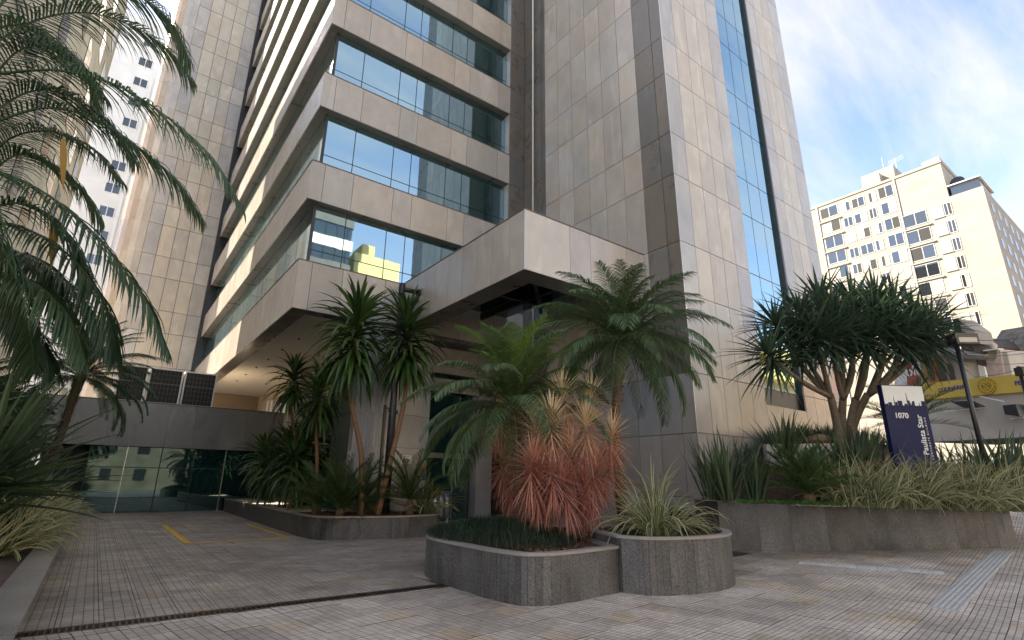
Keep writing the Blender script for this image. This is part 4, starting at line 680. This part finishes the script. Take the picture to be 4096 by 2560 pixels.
# ------------------------------------------------------------------ street furniture and signs
q4 = lambda a, b: (1350+a*.46296, 1450+b*.46296); q6 = lambda a, b: (3500+a*.3968, 1150+b*.3968); q7 = lambda a, b: (3200+a*.49613, 600+b*.49613)
r8 = lambda a, b: (3200+a*.5292, 1300+b*.5292); r4 = lambda a, b: (1000+a*.46296, 600+b*.46296)
fl = U(*r4(1462, 1245), 'x', 8.15); yp = fl.y; px_ = U(*r4(1312, 1220), 'y', yp).x; zp = U(*r4(1400, 1220), 'y', yp).z
T = thing('downpipe', 'black iron downpipe with a side branch into the canopy', 'pipe', (px_, yp, 0.5))
MB().tube([(px_, yp, 0.45), (px_, yp, 4.0), (px_, yp, zp+0.05)], [0.14, 0.115, 0.085], 14).build('pipe', 'pipe_black', T, True)
MB().tube([(px_, yp, zp-0.22), (px_, yp, zp-0.17), (px_, yp, zp+0.17), (px_, yp, zp+0.2)], [0.1, 0.115, 0.115, 0.09], 14).build('tee_joint', 'pipe_black', T, True)
MB().tube([(px_, yp, zp), (8.10, yp, zp)], 0.085, 14).build('branch_pipe', 'pipe_black', T, True); MB().tube([(8.08, yp, zp), (8.14, yp, zp)], 0.14, 16).build('flange', 'pipe_black', T)
T = thing('garden_light', 'slim black post light standing among the driveway cycads', 'lamp', (7.56, 17.3, 0.5))
MB().box(7.52, 7.60, 17.26, 17.34, 0.45, 4.08).build('post', 'black_metal', T); MB().bar((7.56, 17.3, 3.98), (7.74, 17.25, 3.98), 0.04).build('arm', 'black_metal', T); MB().prism([(7.68, 17.13, 3.86), (7.98, 17.13, 3.80), (7.98, 17.13, 3.9), (7.72, 17.13, 3.98)], (0, 0.22, 0)).build('lamp_head', 'black_metal', T)
def plate(name, label, x0, x1, z0, z1, y, mat):
    T = thing(name, label, 'sign', ((x0+x1)/2, y, z0)); slab('plate', T, mat, (x0, y-0.015, z0), X_, Z_, -Y_, x1-x0, z1-z0, 0.015, 0.0); return T
T = plate('wall_sign', 'white plaque with a red outline map on the entrance column', 8.63, 9.05, 2.16, 2.46, 18.03, 'sign_white')
mp_ = [(-.15, .0), (-.07, .075), (.05, .075), (.085, .02), (.15, .01), (.07, -.085), (-.0, -.05), (-.02, -.01), (-.15, 0)]; m = MB()
for i in range(len(mp_)-1): m.bar((8.84+mp_[i][0], 18.008, 2.29+mp_[i][1]), (8.84+mp_[i+1][0], 18.008, 2.29+mp_[i+1][1]), 0.004, 0.022)
m.bar((8.80, 18.008, 2.33), (8.86, 18.008, 2.23), 0.004, 0.02); m.bar((8.86, 18.008, 2.23), (8.92, 18.008, 2.30), 0.004, 0.02); m.build('outline', 'red_paint', T); MB().box(8.69, 8.99, 18.006, 18.01, 2.415, 2.43).build('text_line', 'dark_frame', T)
T = plate('wall_sign', 'ochre notice with dark text lines beside the entrance doors', 9.42, 9.78, 1.87, 2.10, 18.25, 'ochre_sign')
for k in range(5): MB().box(9.46, 9.74-0.03*(k % 2), 18.226, 18.23, 1.895+k*0.038, 1.91+k*0.038).build('text_line', 'shutter_brown', T)
T = plate('wall_sign', 'dark teal notice with a pale round face symbol by the doors', 9.42, 9.78, 1.60, 1.86, 18.25, 'teal_sign'); text('lettering', 'Para sua segurança,\nutilize máscara', T, 'sign_white', 0.036, (9.6, 18.228, 1.80), X_, Z_, -Y_)
MB().tube([(9.6, 18.23, 1.68), (9.6, 18.22, 1.68)], 0.05, 14).build('face_symbol', 'sign_white', T)
T = thing('wall_sign', 'small pale plaque on the narrow side of the entrance column', 'sign', (6.83, 18.3, 2.3)); bx('plate', T, 'sign_white', 6.822, 6.838, 18.2, 18.42, 2.2, 2.55); bx('symbol', T, 'red_paint', 6.816, 6.822, 18.26, 18.36, 2.33, 2.42)
T = thing('glass_lettering', 'small red board standing for lettering seen in the dark side glass', 'sign', (9.0, 24, 4.6)); bx('board', T, 'sign_white', 9.1, 9.16, 22.6, 24.6, 4.0, 5.6); bx('strip', T, 'red_paint', 9.08, 9.1, 22.7, 24.4, 5.05, 5.5); text('lettering', 'ACHI', T, 'dark_frame', 0.42, (9.075, 23.5, 5.28), -Y_, Z_, -X_, 0.012)  # solid board standing for lettering seen in the side glass
T = thing('recycling_bins', 'row of steel recycling bins with yellow, red and blue lids', 'bin', (9.2, 16.0, 0))
MB().bar((8.84, 16.05, 1.2), (9.62, 16.25, 1.2), 0.04).build('rail', 'steel', T)
for a in (0.05, 0.95): p = Vector((8.84, 16.05, 0)).lerp(Vector((9.62, 16.25, 0)), a); MB().bar(p, p+Z_*1.2, 0.05).build('post', 'sign_white', T); MB().bar(p-Y_*0.2+Z_*0.03, p+Y_*0.2+Z_*0.03, 0.05).build('foot', 'sign_white', T)
for k, (mt) in enumerate(('yellow_paint', 'red_paint', 'blue_paint')):
    p = Vector((8.84, 16.0, 0)).lerp(Vector((9.62, 16.2, 0)), 0.17+0.33*k); c = MB().tube([p+Z_*0.42, p+Z_*1.22], 0.125, 18).build('bin', 'steel', T, True); MB().tube([p+Z_*1.22, p+Z_*1.26, p+Z_*1.275], [0.132, 0.132, 0.1], 18).build('lid', mt, c)
# the blue street sign
TL, TR = D(*r8(610, 458), 13.5), D(*r8(922, 452), 13.6); e = Vector((TR.x-TL.x, TR.y-TL.y, 0)); W = e.length; e.normalize(); n = Vector((e.y, -e.x, 0)); zt = (TL.z+TR.z)/2; zb = 1.1; O = Vector((TL.x, TL.y, 0))
T = thing('street_sign', 'navy and white upright sign with skyline and number 1070', 'sign', O+e*W/2+Z_*zb)
MB().prism([O+Z_*zb, O+e*W+Z_*zb, O+e*W+Z_*zt, O+Z_*zt], -n*0.14).build('board', 'navy', T)
k_ = W/310.0; MB().prism([O+e*0.02+n*0.003+Z_*(zt-0.52), O+e*(W-0.02)+n*0.003+Z_*(zt-0.52), O+e*(W-0.02)+n*0.003+Z_*(zt-0.02), O+e*0.02+n*0.003+Z_*(zt-0.02)], -n*0.002).build('sky_panel', 'sign_white', T)
sk = [(0, 135), (28, 130), (30, 122), (55, 122), (56, 142), (72, 142), (73, 120), (76, 80), (79, 120), (98, 120), (99, 110), (132, 110), (133, 150), (146, 150), (147, 130), (168, 130), (169, 105), (172, 55), (176, 105), (188, 108), (196, 140), (210, 110), (222, 110), (226, 150), (250, 150), (256, 120), (260, 148), (272, 148), (274, 108), (300, 110), (304, 85), (308, 130)]
ob = MB()
for (x0, y0), (x1, y1) in zip(sk[:-1], sk[1:]):
    a, b = x0*k_+0.004, x1*k_; ob.add([O+e*a+n*0.008+Z_*(zt-0.54), O+e*b+n*0.008+Z_*(zt-0.54), O+e*b+n*0.008+Z_*(zt-y1*k_), O+e*a+n*0.008+Z_*(zt-y0*k_), O+e*a+n*0.003+Z_*(zt-y0*k_), O+e*b+n*0.003+Z_*(zt-y1*k_)], [(0, 1, 2, 3), (3, 2, 5, 4)])
ob.build('skyline', 'navy', T)
text('number', '1070', T, 'sign_white', 0.185, O+e*0.37*W/1.05+n*0.005+Z_*(zt-0.78), e, Z_, n, 0.004); text('name_lettering', 'Paulista Star', T, 'sign_white', 0.2, O+e*W*0.76+n*0.005+Z_*(zt-1.24), Z_, -e, n, 0.003); text('small_lettering', 'C O R P O R A T E   B U I L D I N G', T, 'sign_white', 0.068, O+e*W*0.885+n*0.005+Z_*(zt-1.33), Z_, -e, n)
def lamp(label, bpx, tpx, dep, boxw=0.48):
    b, t = D(*bpx, dep), D(*tpx, dep); b.z -= 1.2; t.x, t.y = b.x*0.4+t.x*0.6, b.y*0.4+t.y*0.6; b.x, b.y = t.x, t.y
    T = thing('lamp_post', label, 'lamp', b); MB().tube([b, t], 0.055, 10).build('post', 'black_metal', T, True)
    c = t+Vector((0, 0, -0.35)); h = MB(); f = -Vector((FW.x, FW.y, 0)).normalized(); s = Vector((-f.y, f.x, 0)); h.prism([c+s*boxw/2+f*0.06, c-s*boxw/2+f*0.06, c-s*boxw/2+f*0.06+Z_*0.27, c+s*boxw/2+f*0.06+Z_*0.27], f*0.3); h.build('lamp_head', 'black_metal', T)
    MB().prism([c+s*boxw*0.4+f*0.362+Z_*0.04, c-s*boxw*0.4+f*0.362+Z_*0.04, c-s*boxw*0.4+f*0.362+Z_*0.16, c+s*boxw*0.4+f*0.362+Z_*0.16], f*0.004).build('lens', 'house_glass', T)
lamp('black lamp post with a boxy floodlight behind the blue sign', r8(1330, 850), r8(1172, 40), 13.2, 0.56); lamp('second black lamp post cut by the picture edge', r8(1790, 800), r8(1640, 300), 17.5)
# ------------------------------------------------------------------ houses across the climbing street
A, B = D(*q6(490, 965), 29), D(*q6(1502, 868), 24.5); e = Vector((B.x-A.x, B.y-A.y, 0)).normalized(); n = Vector((e.y, -e.x, 0))
if n.dot(FW) > 0: n = -n
def pp(pts, off=0.0, q=q6):                  # photo pixels on a house front, off metres behind the shop front
    out = []
    for a, b in pts: d = ray(*q(a, b)); o = Vector((0, 0, H)); t = ((A-n*off)-o).dot(n)/d.dot(n); out.append(o+d*t)
    return out
def front(name, parent, mat, pts, off, depth): return MB().prism(pp(pts, off), -n*depth).build(name, mat, parent)
T = thing('food_shop', 'low shop under a long yellow fascia with blue letters and gold emblem', 'shop', (A.x, A.y, gz(A.x)))
front('fascia', T, 'fascia_yellow', [(470, 968), (1620, 857), (1620, 1042), (470, 1134)], 0, 0.3); front('wall', T, 'brown_render', [(470, 1134), (1620, 1042), (1640, 1500), (500, 1560)], 0.25, 5)
for P4 in ([(760, 1152), (920, 1142), (1040, 1195), (900, 1215)], [(1285, 1188), (1415, 1176), (1460, 1300), (1310, 1282)]): front('awning', T, 'dark_frame', P4, -0.5, 0.5)
for a, b in (((700, 1250), (1070, 1215)), ((1060, 1100), (1300, 1150)), ((1360, 1325), (1502, 1310))): MB().tube(pp([a, b], -0.3), 0.025, 5).build('awning_rail', 'white_paint', T)
def on_fascia(name, body, c, size, mat='letter_blue', bold=0.01): o = pp([c], -0.02)[0]; text(name, body, T, mat, size, o, e, Z_, n, bold)
on_fascia('lettering', 'CULINÁRIA', (768, 1020), 0.27); on_fascia('lettering', 'PERUANA'[:3], (1462, 962), 0.27)
o = pp([(1128, 992)], -0.02)[0]; em = MB(); em.tube([o-n*0.02, o+n*0.03], 0.42, 24); em.build('emblem', 'gold', T); em = MB()
for i in range(20): a = i*math.pi/10; r = e*math.cos(a)+Z_*math.sin(a); em.bar(o+r*0.33+n*0.035, o+r*0.41+n*0.035, 0.05, 0.03)
for i in range(24): a, b = i*math.pi/12, (i+1)*math.pi/12; em.bar(o+(e*math.cos(a)+Z_*math.sin(a))*0.27+n*0.035, o+(e*math.cos(b)+Z_*math.sin(b))*0.27+n*0.035, 0.05)
for x, z, w in ((-.1, .07, .07), (.1, .07, .07), (0, -.03, .05), (-.06, -.13, .06), (.06, -.13, .06), (0, .17, .2)): em.bar(o+e*(x-w/2)+Z_*z+n*0.06, o+e*(x+w/2)+Z_*z+n*0.035, 0.05)
em.build('emblem_relief', 'fascia_yellow', T)
T = thing('old_house', 'cream old house with orange pilaster, tall windows and deep eaves', 'house', pp([(650, 930)], 1.5)[0])
front('wall', T, 'cream_render', [(430, 640), (830, 700), (880, 960), (490, 1000)], 1.4, 7); front('pilaster', T, 'orange_wood', [(440, 645), (590, 665), (640, 950), (490, 965)], 1.25, 0.14)
for P4 in ([(512, 690), (556, 698), (604, 935), (562, 942)], [(612, 712), (678, 735), (722, 936), (664, 942)], [(722, 762), (780, 784), (812, 926), (760, 932)]): w = front('window', T, 'shutter_brown', P4, 1.2, 0.04)
MB().prism(pp([(575, 600), (905, 678), (868, 712), (590, 660)], 0.6), -n*2.2).build('roof', 'roof_tile', T)
T = thing('shop_block', 'dark block with a cream parapet and brown rolling shutters behind the lamp', 'building', pp([(900, 900)], 2.5)[0])
front('parapet', T, 'cream_render', [(840, 318), (1002, 438), (1042, 566), (868, 466)], 2.6, 1.2); front('end_pier', T, 'dark_frame', [(784, 320), (842, 318), (872, 470), (800, 470)], 2.55, 0.5); front('shutter', T, 'shutter_brown', [(848, 480), (992, 572), (1060, 960), (925, 975)], 2.7, 5)
for i in range(16): a = i/16; MB().tube(pp([(848+77*a, 480+430*a), (992+63*a, 572+330*a)], 2.66), 0.02, 4).build('shutter_slat', 'bark', T)
for P4 in ([(1035, 780), (1100, 800), (1125, 900), (1060, 905)],): front('door', T, 'white_paint', P4, 2.5, 0.1)
T = thing('gable_house', 'pale pink house with sloped white wall and ball topped pier', 'house', pp([(1150, 880)], 3.5)[0])
front('wall', T, 'pink_render', [(988, 612), (1062, 642), (1215, 738), (1232, 622), (1262, 622), (1310, 960), (1060, 960)], 3.4, 6); front('upper_wall', T, 'green_render', [(1062, 640), (1234, 620), (1240, 700), (1214, 736)], 3.6, 3); front('coping', T, 'white_paint', [(1062, 632), (1240, 612), (1242, 626), (1064, 646)], 3.3, 0.4)
c = pp([(1196, 588)], 3.5)[0]; MB().tube([c+Z_*z for z in (-.22, -.17, -.08, 0, .08, .14, .17)], [0.06, 0.11, 0.15, 0.17, 0.15, 0.09, 0.02], 12).build('ball_finial', 'pink_render', T, True); front('side_wall', T, 'brown_render', [(1262, 640), (1330, 650), (1400, 960), (1310, 960)], 3.5, 5)
T = thing('tiled_house', 'dark house under grey weathered tile roofs up the street', 'house', pp([(1430, 850)], 6)[0])
front('wall', T, 'shutter_brown', [(1370, 680), (1640, 650), (1660, 960), (1400, 960)], 6.3, 7)
for P4, nm in (([(1110, 506), (1352, 466), (1312, 618), (1190, 590)], 16), ([(1352, 456), (1640, 490), (1640, 650), (1322, 672)], 22)):
    f = pp(P4, 6.0); back = [p+Z_*0.5-n*1.5 if i < 2 else p for i, p in enumerate(f)]; rf = MB().prism(back, (0, 0, -0.12)).build('roof', 'roof_tile', T); rb = MB()
    for i in range(nm): t = (i+0.5)/nm; MB().tube([back[0].lerp(back[1], t)+Z_*0.03, back[3].lerp(back[2], t)+Z_*0.03], 0.07, 5).build('tile_row', 'roof_tile', rf)
T = thing('corner_shop', 'narrow red and white shopfront beyond the branching tree', 'shop', pp([(380, 970)], 5)[0]); front('wall', T, 'white_paint', [(200, 660), (440, 640), (495, 1000), (200, 1000)], 5, 5); front('red_front', T, 'red_render', [(310, 690), (405, 650), (440, 980), (325, 985)], 4.9, 0.06); o = pp([(375, 845)], 4.8)[0]; text('lettering', 'rolla', T, 'sign_white', 0.9, o, e, Z_, n, 0.02)
for i, (a, b) in enumerate((((870, 525), (1560, 500)), ((870, 660), (1560, 620)), ((900, 680), (1560, 660)), ((880, 740), (1560, 765)), ((1000, 905), (1560, 790)))):
    p, q = pp([a, b], -1.5); c = along([p, p.lerp(q, 0.5)-Z_*0.1, q], 8); tag = MB().tube(c, 0.012, 4).build('overhead_wire', 'black_metal'); tag['label'] = ['topmost overhead cable in front of the tile roofs', 'overhead cable crossing below the ball finial', 'overhead cable just under its twin at mid height', 'overhead cable sagging before the pale house', 'lowest overhead cable just above the yellow fascia'][i]; tag['category'] = 'cable'; tag['group'] = 'overhead cables'
# ------------------------------------------------------------------ apartment block, sunlit
XA = 85.0; S = XA/70
def ya(px, py): return U(*q7(px, py), 'x', XA)
T = thing('apartment_block', 'tall sunlit cream apartment block with rows of windows up the street', 'building', (XA, 20, 0)); y0, y1 = 9.63*S, 34.0; zr, zl = 1.6+(36.85-1.6)*S, 1.6+(32.45-1.6)*S; ys = 12.56*S
body = MB(); body.box(XA, XA+16, ys, y1, 0, zr); body.box(XA, XA+26, y0, ys-0.01, 0, zl); body.build('wall', 'cream_render', T)
bx('parapet', T, 'cream_render', XA-0.12, XA+16.1, ys-0.12, y1, zr, zr+0.35); 
for y in (26.0*S, 17.15*S): bx('downpipe', T, 'brown_render', XA-0.14, XA, y-0.1, y+0.1, 0, zr)
a, b = ya(455, 185), ya(740, 80); bx('lift_house', T, 'cream_render', XA+1.5, XA+8, b.y+0.4, a.y, zr, b.z); a, b = ya(510, 270), ya(640, 225); bx('lift_house', T, 'cream_render', XA+0.2, XA+1.5, b.y, a.y, zr+0.35, a.z+1)
a, b = ya(1000, 175), ya(1130, 125); bx('penthouse', T, 'cream_render', XA+0.5, XA+12, b.y, ya(985, 165).y, zr, zr+1.2); pt = bx('terrace_canopy', T, 'house_glass', XA+0.3, XA+6, y0+0.2, ys-0.3, zl+0.05, zl+1.5); bx('terrace_roof', T, 'white_paint', XA, XA+7, y0, ys, zl+1.5, zl+1.62)
w = bx('window', T, 'white_paint', XA+0.38, XA+0.5, ya(1135, 200).y, ya(1020, 220).y, zr-2.6+0.5, zr-0.6); 
for p, q, k in ((ya(615, 105), ya(600, 0), 0.05), (ya(715, 70), ya(700, 5), 0.05), (ya(975, 165), ya(970, 120), 0.06)): MB().tube([(XA+3, p.y, p.z-1), (XA+3, p.y, q.z)], k, 4).build('antenna', 'steel', T)
c = ya(1240, 228); MB().tube([(XA+2, c.y, c.z-2), (XA+2, c.y, c.z)], 0.06, 5).build('dish_mast', 'steel', T); MB().tube([(XA+1.9, c.y, c.z), (XA+1.8, c.y, c.z), (XA+1.6, c.y, c.z)], [0.2, 0.6, 0.85], 14).build('dish', 'dark_frame', T)
for dz in (0.2, 0.5, 0.8): a = ya(715, 40); MB().bar((XA+3, a.y-1.0, a.z+dz), (XA+3, a.y+1.0, a.z+dz-0.3), 0.07).build('antenna', 'steel', T)
def win(parent, ya_, yb_, za_, zb_, kind, xw=XA):
    f = MB(); t = 0.09; f.box(xw-0.06, xw+0.02, ya_, yb_, za_, za_+t); f.box(xw-0.06, xw+0.02, ya_, yb_, zb_-t, zb_); f.box(xw-0.06, xw+0.02, ya_, ya_+t, za_+t, zb_-t); f.box(xw-0.06, xw+0.02, yb_-t, yb_, za_+t, zb_-t); mid = (ya_+yb_)/2; f.box(xw-0.06, xw+0.02, mid-t/2, mid+t/2, za_+t, zb_-t)
    w = f.build('window', 'window_frame', parent); r = R.random()
    for a, b in ((ya_+t, mid-t/2), (mid+t/2, yb_-t)):
        r = R.random(); mt = 'house_glass' if r < 0.5 else ('curtain' if r < 0.8 else 'interior_dark'); bx('pane', w, mt, xw-0.03, xw-0.02, a, b, za_+t, zb_-t)
    return w
colsA = [((160, 500), (312, 555), 1.55, 'A'), ((335, 435), (400, 485), 1.35, 'B'), ((425, 410), (512, 460), 1.35, 'C'), ((553, 358), (612, 415), 1.4, 'D'), ((640, 330), (745, 390), 1.55, 'E')]
for (p0, p1, hh, nm) in colsA:
    yb, ya_ = ya(*p0).y, ya(p1[0], p1[1]-(p1[0]-p0[0])*0.3).y; zs = 1.6+(35.0-1.6)*S-0.1
    for r in range(9):
        z = zs-r*2.12*S
        if nm == 'D' and r % 2: dy = 0.3
        else: dy = 0
        ex_ = 0.16*(yb-ya_) if nm != 'A' else 0; w = win(T, ya_+dy-ex_, yb+dy+ex_, z, z+hh*1.2, nm)
        if nm == 'A': bx('sill', T, 'cream_render', XA-0.2, XA-0.005, ya_-0.3, yb+0.3, z-0.62, z-0.45)
yb, ya_ = ya(845, 625).y, ya(1037, 575).y; yb2, ya2 = ya(1080, 560).y, ya(1240, 520).y
for r in range(8):
    z = 1.6+(30.4-1.6)*S-r*2.12*S; win(T, ya_, yb, z-0.15, z+1.8, 'F'); bx('sill', T, 'cream_render', XA-0.2, XA-0.005, ya_-0.3, yb+0.3, z-0.6, z-0.42)
    m_ = (ya2+yb2)/2-0.2; win(T, ya2, m_, z-0.1, z+1.75, 'G'); w = bx('shutter', T, 'blind', XA-0.12, XA-0.005, m_+0.05, yb2, z-0.1, z+1.75)
for c in range(7):
    for r in range(9): z = zl-3-r*2.12*S; bx('side_window', T, 'house_glass', XA+2+c*3.3, XA+3.4+c*3.3, y0-0.03, y0-0.004, z, z+1.4)
# ------------------------------------------------------------------ white apartments behind the driveway, and the neighbour that shades the court
T = thing('white_apartments', 'pale grey apartment tower seen between palm fronds and stair tower', 'building', (-6, 72, 0)); YW = 72
def wv(x, y): return U(x*4096/2419, y*4096/2419, 'y', YW)
tp = wv(305, 30); t2 = wv(255, 95); bx('wall', T, 'grey_render', t2.x, 6, YW, YW+14, 0, tp.z); bx('wall', T, 'grey_render', -26, t2.x-0.02, YW+0.4, YW+14, 0, t2.z-3)
for q in ((195, 590), (345, 250)): d = wv(*q); bx('drain_stack', T, 'white_paint', d.x-0.1, d.x+0.1, YW-0.15, YW-0.004, 0, t2.z-3) if q[0] == 345 else bx('drain_stack', T, 'white_paint', d.x-0.1, d.x+0.1, YW+0.2, YW+0.39, 0, t2.z-3)
for px0, w_, h_, off in ((138, 2.6, 1.35, 0.4), (266, 1.5, 1.3, 0.0), (40, 2.4, 1.3, 0.4), (330, 1.6, 1.3, 0)):
    c = wv(px0, 445); 
    for r in range(-8, 12):
        z = c.z-0.65+r*3.0
        if z < 4 or z > tp.z-2.5: continue
        y = YW+off; f = MB(); t = 0.08; a, b = c.x-w_/2, c.x+w_/2; f.box(a, b, y-0.06, y-0.004, z, z+t); f.box(a, b, y-0.06, y-0.004, z+h_-t, z+h_)
        for xx in (a, b-t, (a+b)/2-t/2): f.box(xx, xx+t, y-0.06, y-0.004, z+t, z+h_-t)
        w = f.build('window', 'white_paint', T); bx('pane', w, 'house_glass', a+t, b-t, y-0.03, y-0.01, z+t, z+h_-t)
T = thing('neighbour_block', 'brown rendered neighbouring block at the near end of the driveway', 'building', (-8, 20, 0)); bx('wall', T, 'brown_render', -24, -4.0, 9.3, 37.2, 0, 31)
for r in range(8):
    for c in range(9): bx('window', T, 'house_glass', -4.0+0.004, -3.97, 9.5+c*3.1, 11.0+c*3.1, 4+r*3.2, 5.5+r*3.2)
# across the street, seen in the glass
T = thing('banded_offices', 'white and blue banded offices mirrored in the wing windows', 'building', (16, -36, 0)); bx('core', T, 'house_glass', 9.2, 22.3, -42, -30.2, 0, 42)
for k in range(12): bx('band', T, 'white_paint' if k % 2 else 'granite_dark', 9, 22.5, -42.2, -30, k*3.5, k*3.5+1.5)
for k in range(9): bx('mullion', T, 'dark_frame', 9.6+k*1.5, 9.7+k*1.5, -30.19, -30.1, 0, 42)
T = thing('yellow_apartments', 'yellow apartment block mirrored in the wing windows', 'building', (27, -38, 0)); bx('wall', T, 'yellow_render', 24, 31, -44, -33, 0, 33); bx('roof_house', T, 'yellow_render', 26, 28, -40, -36, 33, 36)
T = thing('balcony_apartments', 'yellow balconied apartments mirrored in the tower glass', 'building', (80, -24, 0)); bx('wall', T, 'brown_render', 72, 100, -40, -24, 0, 24)
for k in range(6): bx('balcony', T, 'yellow_render', 71, 100, -24, -22.5, 3.5+k*3.5, 5+k*3.5)
T = thing('white_block', 'plain white block mirrored in the tower glass', 'building', (66, -24, 0)); bx('wall', T, 'white_paint', 60, 71, -40, -26, 0, 32)
for k in range(5):
    for c in range(3): bx('window', T, 'house_glass', 61.5+c*3, 62.8+c*3, -25.998, -25.95, 12+k*4, 13.4+k*4)
T = thing('red_building', 'red street building mirrored in the polished granite', 'building', (110, -15, 0)); bx('wall', T, 'red_render', 102, 125, -34, -18, 0, 22); bx('cornice', T, 'white_paint', 101.5, 125, -34, -17.6, 14, 15.2)

for i, (x0, x1, h, mt, lab) in enumerate(((-50, -8, 13, 'facade_light', 'long pale building added across the street to bounce sunlight, behind the viewer'), (-7.5, 9, 9, 'brown_dark', 'unseen street building coloured dark for the podium glass, opposite the driveway mouth'), (9.5, 24, 12, 'facade_light', 'added pale street building bouncing sunlight, opposite the front planters'), (24.5, 46, 13, 'facade_light', 'added pale street building bouncing sunlight, opposite the tower'))):  # unseen row added to bounce sun; dark one dims the podium glass reflection
    T = thing('added_street_building', lab, 'building', (x0, -20, 0)); bx('wall', T, mt, x0, x1, -29.5, -20, 0, h); bx('cornice', T, 'white_paint', x0-0.1, x1+0.1, -29.4, -19.7, h, h+0.4)
    for k in range(int(h/3.2)):
        for c in range(int((x1-x0)/3.5)): bx('window', T, 'house_glass', x0+0.8+c*3.5, x0+2.0+c*3.5, -19.998, -19.95, 1.2+k*3.2, 2.6+k*3.2)
